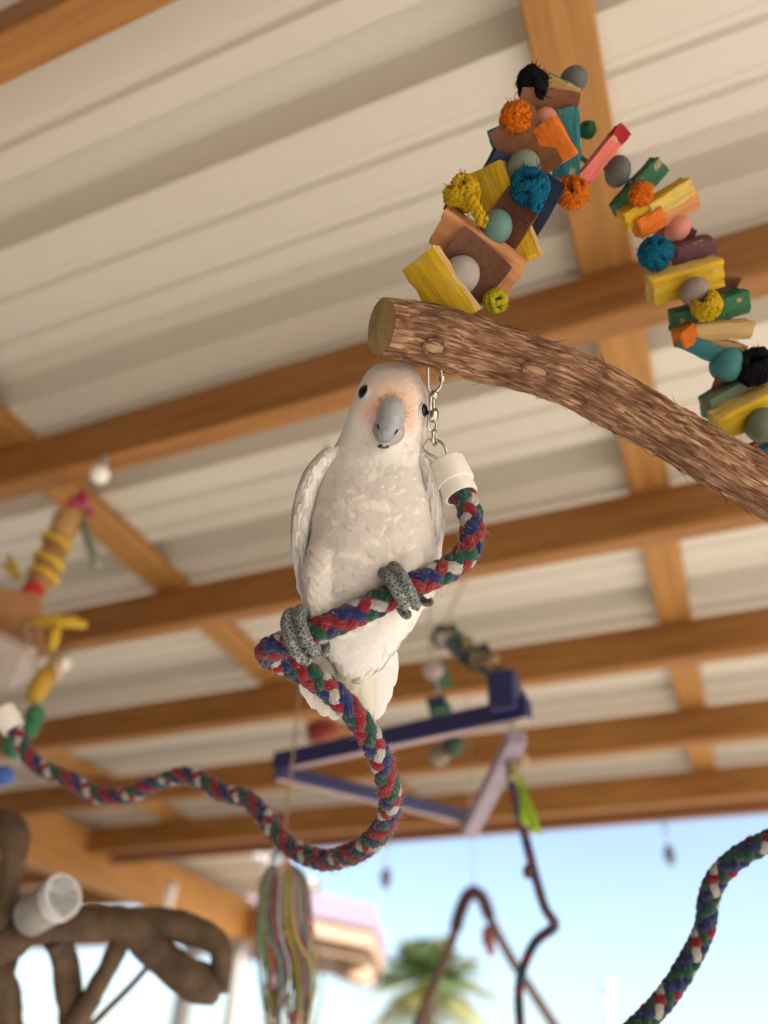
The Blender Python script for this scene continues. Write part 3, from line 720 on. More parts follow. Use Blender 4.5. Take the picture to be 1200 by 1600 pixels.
BF = [tuple(p.vertices) for p in me2.polygons]; ev.to_mesh_clear(); bpy.data.objects.remove(tmp)
def to_px(P):
    q = (np.asarray(P) - EYE) @ RC; return 600 + q[..., 0] / -q[..., 2] * F, 800 - q[..., 1] / -q[..., 2] * F, -q[..., 2]
WHITE = np.array([0.85, 0.835, 0.82])
def plume_colour(P):
    """white plumage, peach lores round the beak, pale yellow under the tail"""
    x, y, d = to_px(P); c = np.tile(WHITE, (len(x), 1)).astype(float)
    front = np.clip((BD + 0.045 - d) / 0.02, 0, 1)
    ca, sa = math.cos(0.28), math.sin(0.28); dx, dy = x - 611, y - 640
    u, v = dx * ca + dy * sa, -dx * sa + dy * ca
    nzv = np.array([nz(a * 0.09, b * 0.09, 0.3) for a, b in zip(x, y)])
    w = np.exp(-((u / 47) ** 2 + ((v + 8) / 48) ** 2) ** 1.5) * front * (0.95 + 0.5 * nzv); w *= 1 / (1 + np.exp((v - 26) / 7)); w = np.clip(w, 0, 1)
    c = c * (1 - 0.75 * w[:, None]) + np.array([0.76, 0.42, 0.21]) * 0.75 * w[:, None]
    pk = np.exp(-(((np.abs(u) - 33) / 11) ** 2 + ((v - 14) / 18) ** 2)) * front; pk = np.clip(pk, 0, 1)[:, None] * 0.6
    c = c * (1 - pk) + np.array([0.82, 0.42, 0.32]) * pk
    pb = np.clip((y - 690) / 60, 0, 1) * np.clip((960 - y) / 60, 0, 1) * (0.75 + 0.25 * nzv); pb = np.clip(pb, 0, 1)[:, None] * 0.40  # breast shade painted in as a pinkish grey tint
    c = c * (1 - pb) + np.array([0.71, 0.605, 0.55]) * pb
    return c
# soft folds in the breast plumage
pxs, pys, _ = to_px(BV)
fold = np.array([0.46 * nz(a * 0.017, b * 0.030, 2.0) + 0.12 * nz(a * 0.04, b * 0.05, 7.0) for a, b in zip(pxs, pys)])
amp = np.clip((pys - 685) / 60, 0, 1) * 0.0026 + 0.0003
BV = BV + BN * (fold * amp)[:, None]
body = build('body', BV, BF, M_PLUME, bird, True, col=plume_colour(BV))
bvh = BVHTree.FromPolygons([Vector(v) for v in BV], BF)
BEAK = bl(611, 645, 2)
# contour feathers, small on the face and larger on the breast
def scatter(Vx, Fx, count):
    tri = []
    for f in Fx:
        for k in range(1, len(f) - 1): tri.append((f[0], f[k], f[k + 1]))
    tri = np.array(tri); A, B_, C = Vx[tri[:, 0]], Vx[tri[:, 1]], Vx[tri[:, 2]]
    nrm = np.cross(B_ - A, C - A); ar = np.linalg.norm(nrm, axis=1); nrm /= ar[:, None] + 1e-15
    idx = rng.choice(len(tri), count, p=ar / ar.sum()); r1, r2 = np.sqrt(rng.random(count))[:, None], rng.random(count)[:, None]
    return A[idx] * (1 - r1) + B_[idx] * r1 * (1 - r2) + C[idx] * r1 * r2, nrm[idx]
def feather_mesh(P, N, D, L, W, lift, cols, rows=5, sink=0.15):
    Vs, Fs, Cs = [], [], []; prof = [0.55, 0.9, 1.0, 0.86, 0.42]
    for p, n, d, l, w, lf, c in zip(P, N, D, L, W, lift, cols):
        d = d - (d @ n) * n; ln = np.linalg.norm(d)
        if ln < 1e-6: continue
        d /= ln; s = np.cross(n, d); o = len(Vs); rl = random.uniform(-0.12, 0.12)
        for k in range(rows):
            t = k / (rows - 1); y = (t - 0.3) * l; z = l * (-0.044 + 0.074 * t) + lf * l * t * t
            for q in (-1, 0, 1):
                Vs.append(p + d * (y - (0.10 * l if (k == rows - 1 and q) else 0)) + s * q * w * 0.5 * prof[k] + n * (z - (0.055 * w if q else 0) + rl * q * w * 0.06)); Cs.append(c * (0.97 + 0.03 * (q == 0)))
        for k in range(rows - 1):
            a = o + 3 * k; Fs += [(a, a + 1, a + 4, a + 3), (a + 1, a + 2, a + 5, a + 4)]
    return np.array(Vs), Fs, np.array(Cs)
SP, SN = scatter(BV, BF, 15000)
fx, fy, fd = to_px(SP)
head = np.clip((705 - fy) / 35, 0, 1); down = -UP * 1.0 + TOWARD * 0.15
rad = SP - BEAK; rad /= np.linalg.norm(rad, axis=1)[:, None]
D = rad * head[:, None] + (down + np.column_stack([(fx - 580) / 380] * 3) * RIGHT) * (1 - head)[:, None] + rng.normal(0, 0.07, SP.shape)
Lf = (0.0042 + 0.0070 * (1 - head)) * rng.uniform(0.75, 1.3, len(SP)); Lf *= np.where(fy > 960, 1.35, 1.0)
near_beak = np.linalg.norm(SP - BEAK, axis=1) < 0.024; Lf = np.where(near_beak, 0.0030, Lf)
keep = (rng.random(len(SP)) < np.where(head > 0.3, 1.0, 0.62)); keep &= ~((np.abs(fx - 607) < 20) & (np.abs(fy - 660) < 34) & (fd < 0.60))
SP, SN, D, Lf = SP[keep], SN[keep], D[keep], Lf[keep]
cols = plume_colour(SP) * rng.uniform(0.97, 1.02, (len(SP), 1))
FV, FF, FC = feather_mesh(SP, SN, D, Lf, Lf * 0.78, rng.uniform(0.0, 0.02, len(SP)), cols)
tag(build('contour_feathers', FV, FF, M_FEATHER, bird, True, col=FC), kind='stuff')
# wings
def wing(st, sgn):
    V, Fc = loft(dense(st, 50), 32, 2.0)
    w = build('wing', V, Fc, M_PLUME, bird, True, col=np.tile(WHITE, (len(V), 1)))
    bw = BVHTree.FromPolygons([Vector(v) for v in V], Fc)
    SP, SN = scatter(V, Fc[:-2], 1500); x, y, d = to_px(SP)
    D = np.tile(-UP + TOWARD * -0.25, (len(SP), 1)) + rng.normal(0, 0.06, SP.shape)
    t = np.clip((y - 710) / 190, 0, 1); L = 0.007 + 0.022 * t
    Vf, Ff, Cf = feather_mesh(SP, SN, D, L, L * 0.45 * (1 - 0.35 * t) , np.full(len(SP), 0.012), np.tile(WHITE, (len(SP), 1)) * rng.uniform(0.95, 1.03, (len(SP), 1)))
    tag(build('wing_coverts', Vf, Ff, M_FEATHER, w, True, col=Cf), kind='stuff')
    # flight feathers: long blades lying along the wing towards the tail
    for k in range(7):
        u = k / 6.0
        top = bl(*(np.array([st[3][1] if sgn < 0 else st[3][2], 800 + 12 * k, 0]) + np.array([sgn * (-4 - 1.5 * k), 0, 14 - 16 * k])))
        end = bl((476 + 5 * k) if sgn < 0 else (676 - 10 * k), 893 + 13 * k, 2 - 17 * k)
        n = 12; Vb, Fb = [], []; dd = (end - top); ln = np.linalg.norm(dd); dd /= ln; nn = RIGHT * sgn; ss = np.cross(nn, dd); ss /= np.linalg.norm(ss)
        for i in range(n):
            t_ = i / (n - 1); wd = 0.010 * (1 - t_ ** 5) * (0.6 + 0.4 * min(1, t_ * 4)) + 0.0005
            for q in (-1, -0.3, 1): Vb.append(top + dd * ln * t_ + ss * q * wd * 0.5 + nn * (0.0006 * (q > -0.5) + 0.0012 * math.sin(math.pi * t_)))
        for i in range(n - 1):
            a = 3 * i; Fb += [(a, a + 1, a + 4, a + 3), (a + 1, a + 2, a + 5, a + 4)]
        build('flight_feather', Vb, Fb, M_FEATHER, w, True, col=np.tile(WHITE * random.uniform(0.95, 1.02), (len(Vb), 1)))
wing([(700, 510, 530, -14, 14), (707, 501, 530, -15, 26), (718, 490, 526, -16, 36), (735, 478, 516, -17, 46), (760, 468, 504, -18, 52), (790, 461, 497, -20, 57), (830, 458, 490, -24, 58), (868, 461, 486, -30, 54), (905, 468, 488, -40, 44), (955, 482, 494, -52, 30), (1010, 500, 508, -62, 14)], -1)
wing([(712, 650, 666, -16, 14), (722, 652, 675, -17, 26), (738, 656, 681, -17, 34), (760, 656, 686, -20, 46), (790, 659, 690, -24, 54), (825, 663, 691, -28, 56), (855, 665, 687, -33, 52), (888, 664, 681, -42, 42), (935, 644, 658, -54, 28), (985, 610, 620, -64, 14)], 1)
# tail: long blades fanned below the vent
YEL = np.array([0.78, 0.70, 0.36])
ends = [(478, 1072), (483, 1094), (492, 1108), (506, 1119), (522, 1125), (540, 1122), (554, 1126), (566, 1131), (577, 1132), (586, 1124), (593, 1106), (598, 1082)]
for k, (ex, ey) in enumerate(ends):
    u = k / (len(ends) - 1) - 0.5
    top = bl(552 + u * 70, 960, -8 - 8 * abs(u)); end = bl(ex, ey, 6 - 26 * abs(u) + (k % 2) * 4)
    mid = (top + end) / 2 + RIGHT * u * 0.012 + TOWARD * 0.004
    P, _ = spline([top, mid, end], 16); Vb, Fb, Cb = [], [], []
    for i in range(16):
        t_ = i / 15; wd = (0.0095 + 0.0095 * min(1, t_ * 1.5)) * (1 - max(0, (t_ - 0.82) / 0.18) ** 2.6 * 0.72)
        d_ = P[min(i + 1, 15)] - P[max(i - 1, 0)]; ss = np.cross(TOWARD, d_); ss /= np.linalg.norm(ss)
        yl = max(0, 1 - abs(u + 0.06) * 3.2) * max(0, 1 - abs(t_ - 0.62) * 2.4)
        for q in (-1, -0.12, 0, 0.12, 1):
            Vb.append(P[i] + ss * q * wd * 0.5 + TOWARD * (0.0009 * (abs(q) < 0.5) - 0.0012 * q * q) + rng.normal(0, 0.00012, 3)); Cb.append(WHITE * (1 - 0.8 * yl) + YEL * 0.8 * yl)
    for i in range(15):
        for q in range(4):
            a = 5 * i + q; Fb.append((a, a + 1, a + 6, a + 5))
    build('tail_feather', Vb, Fb, M_FEATHER, bird, True, col=Cb)
# eyes
M_EYE = mat('dark_eye', (0.004, 0.004, 0.005), 0.08, spec=0.4)
M_LID = mat('eye_ring_skin', (0.60, 0.61, 0.63), 0.7, var=0.15, scale=300, bump=0.4, bump_scale=900)
for px, py, rr in ((568.5, 612.5, .0056), (661.5, 641, .0052)):
    p, n = hit(bvh, px, py)
    sgn = -1 if px < 600 else 1
    n = n + RIGHT * sgn * 0.12; n /= np.linalg.norm(n); c = p - n * rr * 0.25
    up = UP + RIGHT * 0.25; up = up - (up @ n) * n; up /= np.linalg.norm(up); sd = np.cross(up, n)
    V, Fc = sphere(c, (rr * 0.98, rr * 1.12, rr * 0.95), 24, 14, [sd, up, n]); e = build('eye', V, Fc, M_EYE, bird)
    V, Fc = torus(c + n * rr * 0.30, n, rr * 1.10, rr * 0.16, 30, 8, 0.88, up); build('eyelid', V, Fc, M_LID, e)
    V, Fc = sphere(c - n * rr * 0.02 - up * rr * 0.25, (rr * 1.28, rr * 1.52, rr * 0.46), 24, 12, [sd, up, n]); build('eye_ring', V, Fc, M_LID, e)
# beak
def beak_loft(sts, name, m, parent, seg=30):
    """stations: px, py, w, half width, half height in picture pixels; head is tilted about the view axis"""
    ca, sa = math.cos(math.radians(-13)), math.sin(math.radians(-13))
    S = np.array(sts, float); S = np.column_stack([np.interp(np.linspace(0, len(S) - 1, 28), np.arange(len(S)), S[:, k]) for k in range(S.shape[1])])
    for _ in range(3): S[1:-1] = (S[:-2] + 2 * S[1:-1] + S[2:]) / 4
    V = []; hu = RIGHT * ca + UP * sa; hv = -RIGHT * sa + UP * ca
    C = np.array([bl(a, b, w) for a, b, w, _, _ in S]); T = np.gradient(C, axis=0)
    for i in range(len(S)):
        t = T[i] / np.linalg.norm(T[i]); u = hu - (hu @ t) * t; u /= np.linalg.norm(u); v = np.cross(t, u)
        if v @ (hv + TOWARD * 0.6) < 0: v = -v
        for j in range(seg):
            a = 2 * math.pi * j / seg; cx, sy = math.cos(a), math.sin(a)
            k = 1 - 0.18 * max(0, sy) * abs(cx)                    # keel along the culmen
            V.append(C[i] + u * cx * S[i, 3] * K * k + v * sy * S[i, 4] * K)
    n = len(S); Fc = [(i * seg + j, i * seg + (j + 1) % seg, (i + 1) * seg + (j + 1) % seg, (i + 1) * seg + j) for i in range(n - 1) for j in range(seg)]
    Fc += [tuple(range(seg - 1, -1, -1)), tuple(range((n - 1) * seg, n * seg))]
    return build(name, V, Fc, m, parent, True)
M_BEAK = mat('grey_beak', (0.44, 0.46, 0.48), 0.2, color2=(0.22, 0.245, 0.285), scale=75, stretch=(1, 1, 1), bump=0.1, bump_scale=260)
M_BEAK2 = mat('grey_lower_beak', (0.44, 0.44, 0.43), 0.4, color2=(0.26, 0.26, 0.26), scale=140, bump=0.2, bump_scale=260)
ub = beak_loft([(613, 641, -16, 20, 22), (613, 642, 6, 22.5, 24), (612, 646, 24, 23.5, 25), (610, 653, 38, 22.5, 23), (607.5, 663, 48, 19.5, 18), (604.5, 674, 52, 15.5, 13.5), (602, 684, 50, 11, 10), (600.5, 692, 45, 6, 6), (600, 697, 40, 1.5, 1.5)], 'upper_beak', M_BEAK, bird)
lb = beak_loft([(609, 668, -12, 25, 25), (608, 671, 4, 26, 25), (606, 677, 18, 24, 21), (603.5, 684, 28, 18, 15), (601.5, 690, 33, 12, 9), (600.5, 694, 34, 6, 5), (600, 696, 33, 2, 2)], 'lower_beak', M_BEAK2, bird)
M_DARK = mat('gap_shade', (0.015, 0.012, 0.012), 0.8)  # dark spots stand in for shade in the gap between beak halves
for px, py, w, a in ((591.5, 668, 30, -28), (618.5, 675, 30, 38)):
    hp = None
    for bo in (ub, lb):
        wl = np.array([v.co for v in bo.data.vertices]) + np.array(bo.location) + np.array(bird.location)
        p_, n_ = hit(BVHTree.FromPolygons([Vector(v) for v in wl], [tuple(f.vertices) for f in bo.data.polygons]), px, py)
        if p_ is not None and (hp is None or np.linalg.norm(p_ - EYE) < np.linalg.norm(hp - EYE)): hp = p_
    dg_ = UP * math.cos(math.radians(a)) + RIGHT * math.sin(math.radians(a))
    V, Fc = sphere(hp, (2.2 * K, 5.5 * K, 1.6 * K), 12, 8, [np.cross(dg_, TOWARD), dg_, TOWARD]); build('notch_shade', V, Fc, M_DARK, bird)
V, Fc = sphere(bl(599, 698, 14), (10 * K, 4.0 * K, 10 * K), 16, 8, [RIGHT, UP, TOWARD]); build('mouth', V, Fc, mat('mouth_skin', (0.10, 0.06, 0.055), 0.7), bird)
# bristles round the beak
parts = []
for q in range(90):
    a = random.uniform(0, 2 * math.pi); p = BEAK + (RIGHT * math.cos(a) * 22 + UP * math.sin(a) * 30) * K - UP * 4 * K + TOWARD * 6 * K
    d = RIGHT * math.cos(a) + UP * math.sin(a) + TOWARD * 0.6 + rng.normal(0, 0.3, 3)
    parts.append(tube([p, p + d * 0.0012, p + d * 0.0024], [0.00013, 0.0001, 0.00005], 3, cap=False))
V, Fc = merge(parts); tag(build('bristles', V, Fc, mat('bristle', (0.08, 0.07, 0.06), 0.8), bird), kind='stuff')
# feet
def scale_mat():
    m = mat('scaly_foot', (0.3, 0.3, 0.3), 0.6, spec=0.3); nt = m.node_tree; L = nt.links; b = nt.nodes['Principled BSDF']
    tc = nt.nodes.new('ShaderNodeTexCoord'); v = nt.nodes.new('ShaderNodeTexVoronoi'); v.inputs['Scale'].default_value = 380; v.feature = 'DISTANCE_TO_EDGE'
    L.new(tc.outputs['Object'], v.inputs['Vector'])
    r = nt.nodes.new('ShaderNodeValToRGB'); r.color_ramp.elements[0].position = 0.01; r.color_ramp.elements[1].position = 0.095
    r.color_ramp.elements[0].color = (0.42, 0.41, 0.40, 1); r.color_ramp.elements[1].color = (0.045, 0.065, 0.068, 1)
    L.new(v.outputs['Distance'], r.inputs['Fac']); L.new(r.outputs[0], b.inputs['Base Color'])
    bp = nt.nodes.new('ShaderNodeBump'); bp.inputs['Strength'].default_value = 0.9; bp.inputs['Distance'].default_value = 0.0007
    L.new(v.outputs['Distance'], bp.inputs['Height']); L.new(bp.outputs[0], b.inputs['Normal']); return m
M_FOOT = scale_mat(); M_CLAW = mat('claw', (0.07, 0.065, 0.06), 0.35, var=0.3, scale=200)
def foot(px, py, d, toes, ankle):
    c0 = at(px, py, d); i0 = int(np.argmin(np.linalg.norm(ROPE_P - c0, axis=1)))
    f = empty('foot', at(px, py, d) - np.array(bird.location)); f.parent = bird
    parts = []; claws = []
    step = np.linalg.norm(ROPE_P[11] - ROPE_P[10])
    kn = None
    for off, a0, a1, r0, spread in toes:
        i = i0 + int(off * K / step * (-1)); T = ROPE_F[0][i]
        T = T if T @ RIGHT > 0 else -T
        n1 = UP - (UP @ T) * T; n1 /= np.linalg.norm(n1); n2 = np.cross(T, n1); n2 = n2 if n2 @ TOWARD > 0 else -n2
        Rr = 0.0118 + r0; P = []; R_ = []
        m = 26
        for k in range(m):
            t = k / (m - 1); a = math.radians(a0 + (a1 - a0) * t)
            bul = 1 + 0.16 * math.cos(t * 3 * 2 * math.pi)
            P.append(ROPE_P[i] + (n1 * math.cos(a) + n2 * math.sin(a)) * (Rr + 0.0006 * bul) + T * spread * t * K); R_.append(r0 * (1.08 - 0.3 * t) * (0.93 + 0.12 * bul))
        parts.append(tube(P, R_, 12)); parts.append(sphere(P[-1], R_[-1], 12, 8)); parts.append(sphere(P[0], R_[0], 12, 8))
        g = []; gr = []; dd = P[-1] - P[-3]; dd /= np.linalg.norm(dd); inn = ROPE_P[i] - P[-1]; inn /= np.linalg.norm(inn)
        for k in range(9):
            t = k / 8; g.append(P[-1] + dd * 0.0085 * t + inn * (0.0005 + 0.003 * t * t) - inn * 0.0012 * math.sin(t * 3)); gr.append(r0 * 0.66 * (1 - 0.9 * t))
        claws.append(tube(g, gr, 9))
        kn = P[0]
        parts.append(tube([P[0], (P[0] + ankle) / 2, ankle], [r0 * 1.05, r0 * 1.15, r0 * 1.2], 12))
    V, Fc = merge(parts); tp = build('tmp', V, Fc, M_FOOT)
    m_ = tp.modifiers.new('r', 'REMESH'); m_.mode = 'VOXEL'; m_.voxel_size = 0.0007
    m_ = tp.modifiers.new('s', 'SMOOTH'); m_.factor = 0.5; m_.iterations = 3
    dg = bpy.context.evaluated_depsgraph_get(); ev = tp.evaluated_get(dg); q = ev.to_mesh()
    v = np.empty(len(q.vertices) * 3); q.vertices.foreach_get('co', v); v = v.reshape(-1, 3) + np.array(tp.location); ff = [tuple(p.vertices) for p in q.polygons]
    ev.to_mesh_clear(); bpy.data.objects.remove(tp)
    build('toes', v, ff, M_FOOT, f)
    for V, Fc in claws: build('claw', V, Fc, M_CLAW, f)
# angles turn from the top of the rope (0) towards the camera (90) and underneath (180)
foot(480, 993, .5485, [(-10, 2, 140, .0051, 1), (9, 2, 130, .0049, 4), (-5, -60, -190, .0040, -8), (12, -60, -185, .0038, 6)], bl(492, 972, 66))
foot(624, 925, .5485, [(-9, 2, 114, .0045, 2), (8, 2, 128, .0048, 3), (-3, -60, -205, .0042, -2), (22, -60, -200, .0036, 12)], bl(622, 905, 72))
for side in ((-1, 492, 960), ):
    pass

# ---------------------------------------------------------------- other hanging toys, blurred behind
def cord(root, pts, r, m, name='cord', n=30): return wire(root, pts, r, name, m, 8, n)
M_STRING = mat('thin_string', (0.45, 0.42, 0.38), 0.8)
M_WIRE = mat('dull_wire', (0.16, 0.12, 0.09), 0.6)
def hang_string(root, p, m=M_WIRE, r=0.0007, name='hanging_wire', ztop=H + 0.004):
    V, Fc = tube([p, (p + np.array([p[0], p[1], ztop])) / 2, np.array([p[0], p[1], ztop])], r, 6); return build(name, V, Fc, m, root)
def flat(c): return mat('toy_' + '_'.join(f'{int(x*100)}' for x in c), c, 0.6, var=0.2, scale=50)

# left hanging toy of bark, bamboo and raffia
jt = at_z(133, 768, 1.0)
lt = thing('hanging_toy', jt, 'hanging toy of bamboo, yellow raffia and a red bead beside the joist', 'bird toy')
dz = lambda s: jt - np.array([0, 0, s])
def lpt(px, py, extra=0.0):
    """point on the hanging line (vertical below the hook) seen near this pixel"""
    best = min(np.linspace(0, 1.2, 300), key=lambda s: abs(to_px(dz(s))[1] - py)); d = to_px(dz(best))[2]
    return at(px, py, d + extra)
Y1 = flat((0.62, 0.42, 0.03)); Y2 = flat((0.50, 0.30, 0.02)); TAN = flat((0.48, 0.28, 0.10)); BRN = flat((0.36, 0.18, 0.07)); REDM = flat((0.55, 0.01, 0.01)); PNK = flat((0.42, 0.03, 0.13)); GRN = flat((0.02, 0.16, 0.06)); LIL = flat((0.55, 0.47, 0.46)); SAGE = flat((0.24, 0.28, 0.20))
V, Fc = tube([jt + np.array([0, 0, 0.01]), lpt(118, 800), lpt(60, 930), lpt(40, 985), lpt(62, 1060), lpt(58, 1125), lpt(22, 1168)], 0.002, 6); build('cord', V, Fc, M_STRING, lt)
p = lpt(122, 781); kparts = []
for q in range(9):
    v = rng.normal(0, 0.012, 3); kparts.append(sphere(p + v, rng.uniform(0.008, 0.014), 10, 6))
V, Fc = merge(kparts); build('pink_pompom', V, Fc, PNK, lt)
V, Fc = tube([lpt(118, 790), lpt(108, 810), lpt(97, 835), lpt(88, 848)], [0.012, 0.030, 0.026, 0.016], 16); build('wood_tag', V, Fc, TAN, lt)
V, Fc = tube([lpt(96, 835), lpt(80, 870), lpt(60, 912), lpt(56, 922)], [0.020, 0.025, 0.023, 0.020], 16); build('bamboo_tube', V, Fc, BRN, lt)
for q, (x, y) in enumerate(((88, 850), (76, 878), (68, 900))):
    a, b_ = lpt(x, y), lpt(x - 10, y + 14); d_ = b_ - a; V, Fc = torus(a, d_, 0.026, 0.007, 24, 8, 1.0); build('raffia_band', V, Fc, Y1, lt)
V, Fc = sphere(lpt(50, 926, -0.03), 0.020, 16, 10); build('bead', V, Fc, REDM, lt)
c = lpt(22, 968); V, Fc, _ = chambox((0.10, 0.115, 0.006), 0.001, 0.002); build('bark_slab', V @ (RC @ rot('Z', -8) @ rot('X', 20)).T + c, Fc, flat((0.42, 0.20, 0.08)), lt, False)
for x0, y0, x1, y1, r in ((42, 968, 134, 976, 0.010), (88, 975, 80, 1015, 0.009), (28, 905, 12, 868, 0.006), (30, 900, 2, 880, 0.005), (70, 975, 120, 966, 0.008)):
    V, Fc = tube([lpt(x0, y0), (lpt(x0, y0) + lpt(x1, y1)) / 2 + rng.normal(0, 0.004, 3), lpt(x1, y1)], [r, r * 1.2, r * 0.7], 7); build('raffia_stalk', V, Fc, Y1, lt)
V, Fc = tube([lpt(78, 1040), lpt(68, 1062), lpt(55, 1085), lpt(48, 1098)], [0.007, 0.018, 0.017, 0.008], 14); build('amber_pod', V, Fc, Y2, lt)
V, Fc = tube([lpt(86, 1030), lpt(92, 1060)], [0.012, 0.006], 10); build('shell_tag', V, Fc, flat((0.62, 0.48, 0.28)), lt)
for x, y, r in ((54, 1120, 0.016), (48, 1138, 0.014), (20, 1165, 0.017)):
    V, Fc = sphere(lpt(x, y), (r, r * 1.3, r), 12, 8, [RIGHT, UP, TOWARD]); build('bead', V, Fc, GRN, lt)
V, Fc = tube([lpt(128, 800), lpt(134, 830), lpt(144, 860), lpt(152, 884)], [0.006, 0.009, 0.010, 0.012], 8); build('sage_tassel', V, Fc, SAGE, lt)
c = lpt(8, 1028); V, Fc, _ = chambox((0.085, 0.07, 0.05), 0.008, 0.001); build('cardboard_cup', V @ (RC @ rot('Z', -25)).T + c, Fc, LIL, lt, False)
V, Fc = sphere(lpt(3, 1212), (0.02, 0.016, 0.016), 12, 8, [RIGHT, UP, TOWARD]); build('bead', V, Fc, flat((0.05, 0.13, 0.55)), lt)
V, Fc = tube([lpt(22, 1168), lpt(3, 1212), lpt(-6, 1240)], 0.002, 6); build('cord', V, Fc, M_STRING, lt)

# globe bulbs clipped under the joists
M_BULB = mat('frosted_bulb', (0.85, 0.83, 0.80), 0.35)
def bulb(px, py, z, r, label):
    p = at_z(px, py, z - 0.02); t = thing('globe_bulb', p, label, 'light bulb', 'globe bulbs under the patio cover')
    V, Fc = sphere(p, r, 18, 12); build('globe', V, Fc, M_BULB, t)
    V, Fc = tube([p + np.array([0, 0, r * 0.8]), p + np.array([0, 0, r * 1.5]), np.array([p[0], p[1], EYE[2] + 1.003])], [r * 0.5, r * 0.45, r * 0.3], 12); build('socket', V, Fc, M_WHITEPOST, t)
bulb(156, 741, 0.975, 0.019, 'white globe bulb under the joist beside the pink pompom')
bulb(98, 1036, 0.975, 0.022, 'white globe bulb under the joist below the yellow raffia bow')
for px, py, lb in ((265, 1402, 'white plastic hook on the deep side beam above the wooden tree stand'), (408, 1400, 'white plastic hook hanging beside the multicoloured tassel')):
    p = at_z(px, py, 0.83); t = thing('hook', p, lb, 'hook', 'white hooks under the side beam')
    V, Fc = tube([p + np.array([0, 0, 0.065]), p + np.array([0, 0, 0.02]), p + np.array([0.0, 0, -0.05])], [0.03, 0.026, 0.018], 10); build('clip', V, Fc, M_BULB, t)
    V, Fc = tube([p + np.array([0, 0, 0.0]), np.array([p[0], p[1], EYE[2] + (0.884 if px < 300 else 1.16)])], 0.010, 8); build('stem', V, Fc, M_BULB, t)
# small metal hooks under the last beam
for px, py, lb in ((603, 1371, 'small grey hook on a wire under the last beam beside the lilac roof'), (1046, 1335, 'small grey hook on a wire under the last beam beside the thick blue rope')):
    p = at_z(px, py, 0.88); p = at(px, py, to_px(np.array([0, 3.4, EYE[2] + 0.9]))[2]); t = thing('hook', p, lb, 'hook', 'grey hooks under the last beam')
    V, Fc = tube([p + np.array([0, 0, 0.03]), p, p + np.array([0, 0, -0.04])], [0.014, 0.024, 0.012], 10); build('clip', V, Fc, flat((0.22, 0.22, 0.24)), t)
    V, Fc = tube([p, np.array([p[0], p[1], EYE[2] + 1.005])], 0.004, 6); build('hanging_wire', V, Fc, M_STEEL, t)

# blue triangular swing
TP = [at_z(450, 1188, .506), at_z(800, 1112, .506), at_z(733, 1258, .506)]
sw = thing('triangle_swing', TP[1], 'blue triangular swing with one bar coloured lilac as if lit from below, hanging behind the cockatoo', 'swing')
SBL = mat('blue_violet_paint', (0.018, 0.026, 0.125), 0.45, var=0.2, scale=20); SLL = mat('lit_lilac', (0.34, 0.28, 0.38), 0.5, var=0.2, scale=20); SLU = mat('lit_underside_pink', (0.48, 0.36, 0.37), 0.6, var=0.2, scale=20)  # lilac and pale pink put light from below into the bars' colour
def bar(a, b, w, h, m, under=None, ext=0.03, dz=0.0):
    d = (b - a); L = np.linalg.norm(d); d /= L; a = a - d * ext + np.array([0, 0, dz]); b = b + d * ext + np.array([0, 0, dz]); s = np.cross(d, [0, 0, 1.0]); s /= np.linalg.norm(s); u = np.cross(s, d)
    V, Fc, axs = chambox((L + 2 * ext, w, h), 0.003); c = (a + b) / 2
    V = V[:, :1] * d + V[:, 1:2] * s + V[:, 2:] * u + c
    midx = [0] * len(Fc)
    if under is not None: midx[4] = 1; 
    return build('bar', V, Fc, m, sw, False, mats=[m, under or m], midx=midx)
bar(TP[0], TP[1], 0.022, 0.034, SBL, SLU); bar(TP[0], TP[2], 0.022, 0.026, SBL, SLU, 0.02, -0.026); bar(TP[1], TP[2], 0.030, 0.022, SLL, SLL, 0.02, -0.050)
V, Fc, _ = chambox((0.045, 0.045, 0.07), 0.004); build('corner_block', V + TP[1] + np.array([-0.01, 0, 0.03]), Fc, SBL, sw, False)
top = at_z(690, 985, .70)
CH = [at_z(797, 1098, .535), at_z(785, 1072, .57), at_z(768, 1045, .61), at_z(742, 1025, .65), at_z(712, 1008, .69), at_z(690, 990, .73)]
wire(sw, CH + [np.array([CH[-1][0], 1.45, H + 0.003])], 0.003, 'cable', M_STRING)
Pc, _ = spline(CH, 15)
cl = [(0.03, 0.02, 0.08), (0.10, 0.03, 0.03), (0.02, 0.09, 0.06), (0.16, 0.12, 0.05), (0.38, 0.24, 0.12), (0.03, 0.10, 0.08), (0.20, 0.16, 0.08), (0.05, 0.05, 0.06), (0.10, 0.16, 0.10), (0.28, 0.22, 0.10), (0.04, 0.10, 0.09), (0.03, 0.05, 0.12), (0.5, 0.46, 0.48), (0.08, 0.14, 0.10), (0.05, 0.09, 0.07)]
for i, p in enumerate(Pc):
    if i % 3 == 2: V, Fc = sphere(p, 0.018, 14, 8); build('bead', V, Fc, flat(cl[i]), sw)
    else:
        V, Fc, _ = chambox((0.052, 0.034, 0.018), 0.002, 0.001); build('wood_block', V @ (RC @ rot('Z', 30 * i) @ rot('X', 30 * i)).T + p, Fc, flat(cl[i]), sw, False)
HS = [at_z(672, 1030, .66), at_z(680, 1060, .63), at_z(690, 1105, .59), at_z(700, 1140, .55), at_z(706, 1170, .52)]
wire(sw, [np.array([HS[0][0], HS[0][1], H + 0.15])] + HS, 0.002, 'cable', M_STRING)
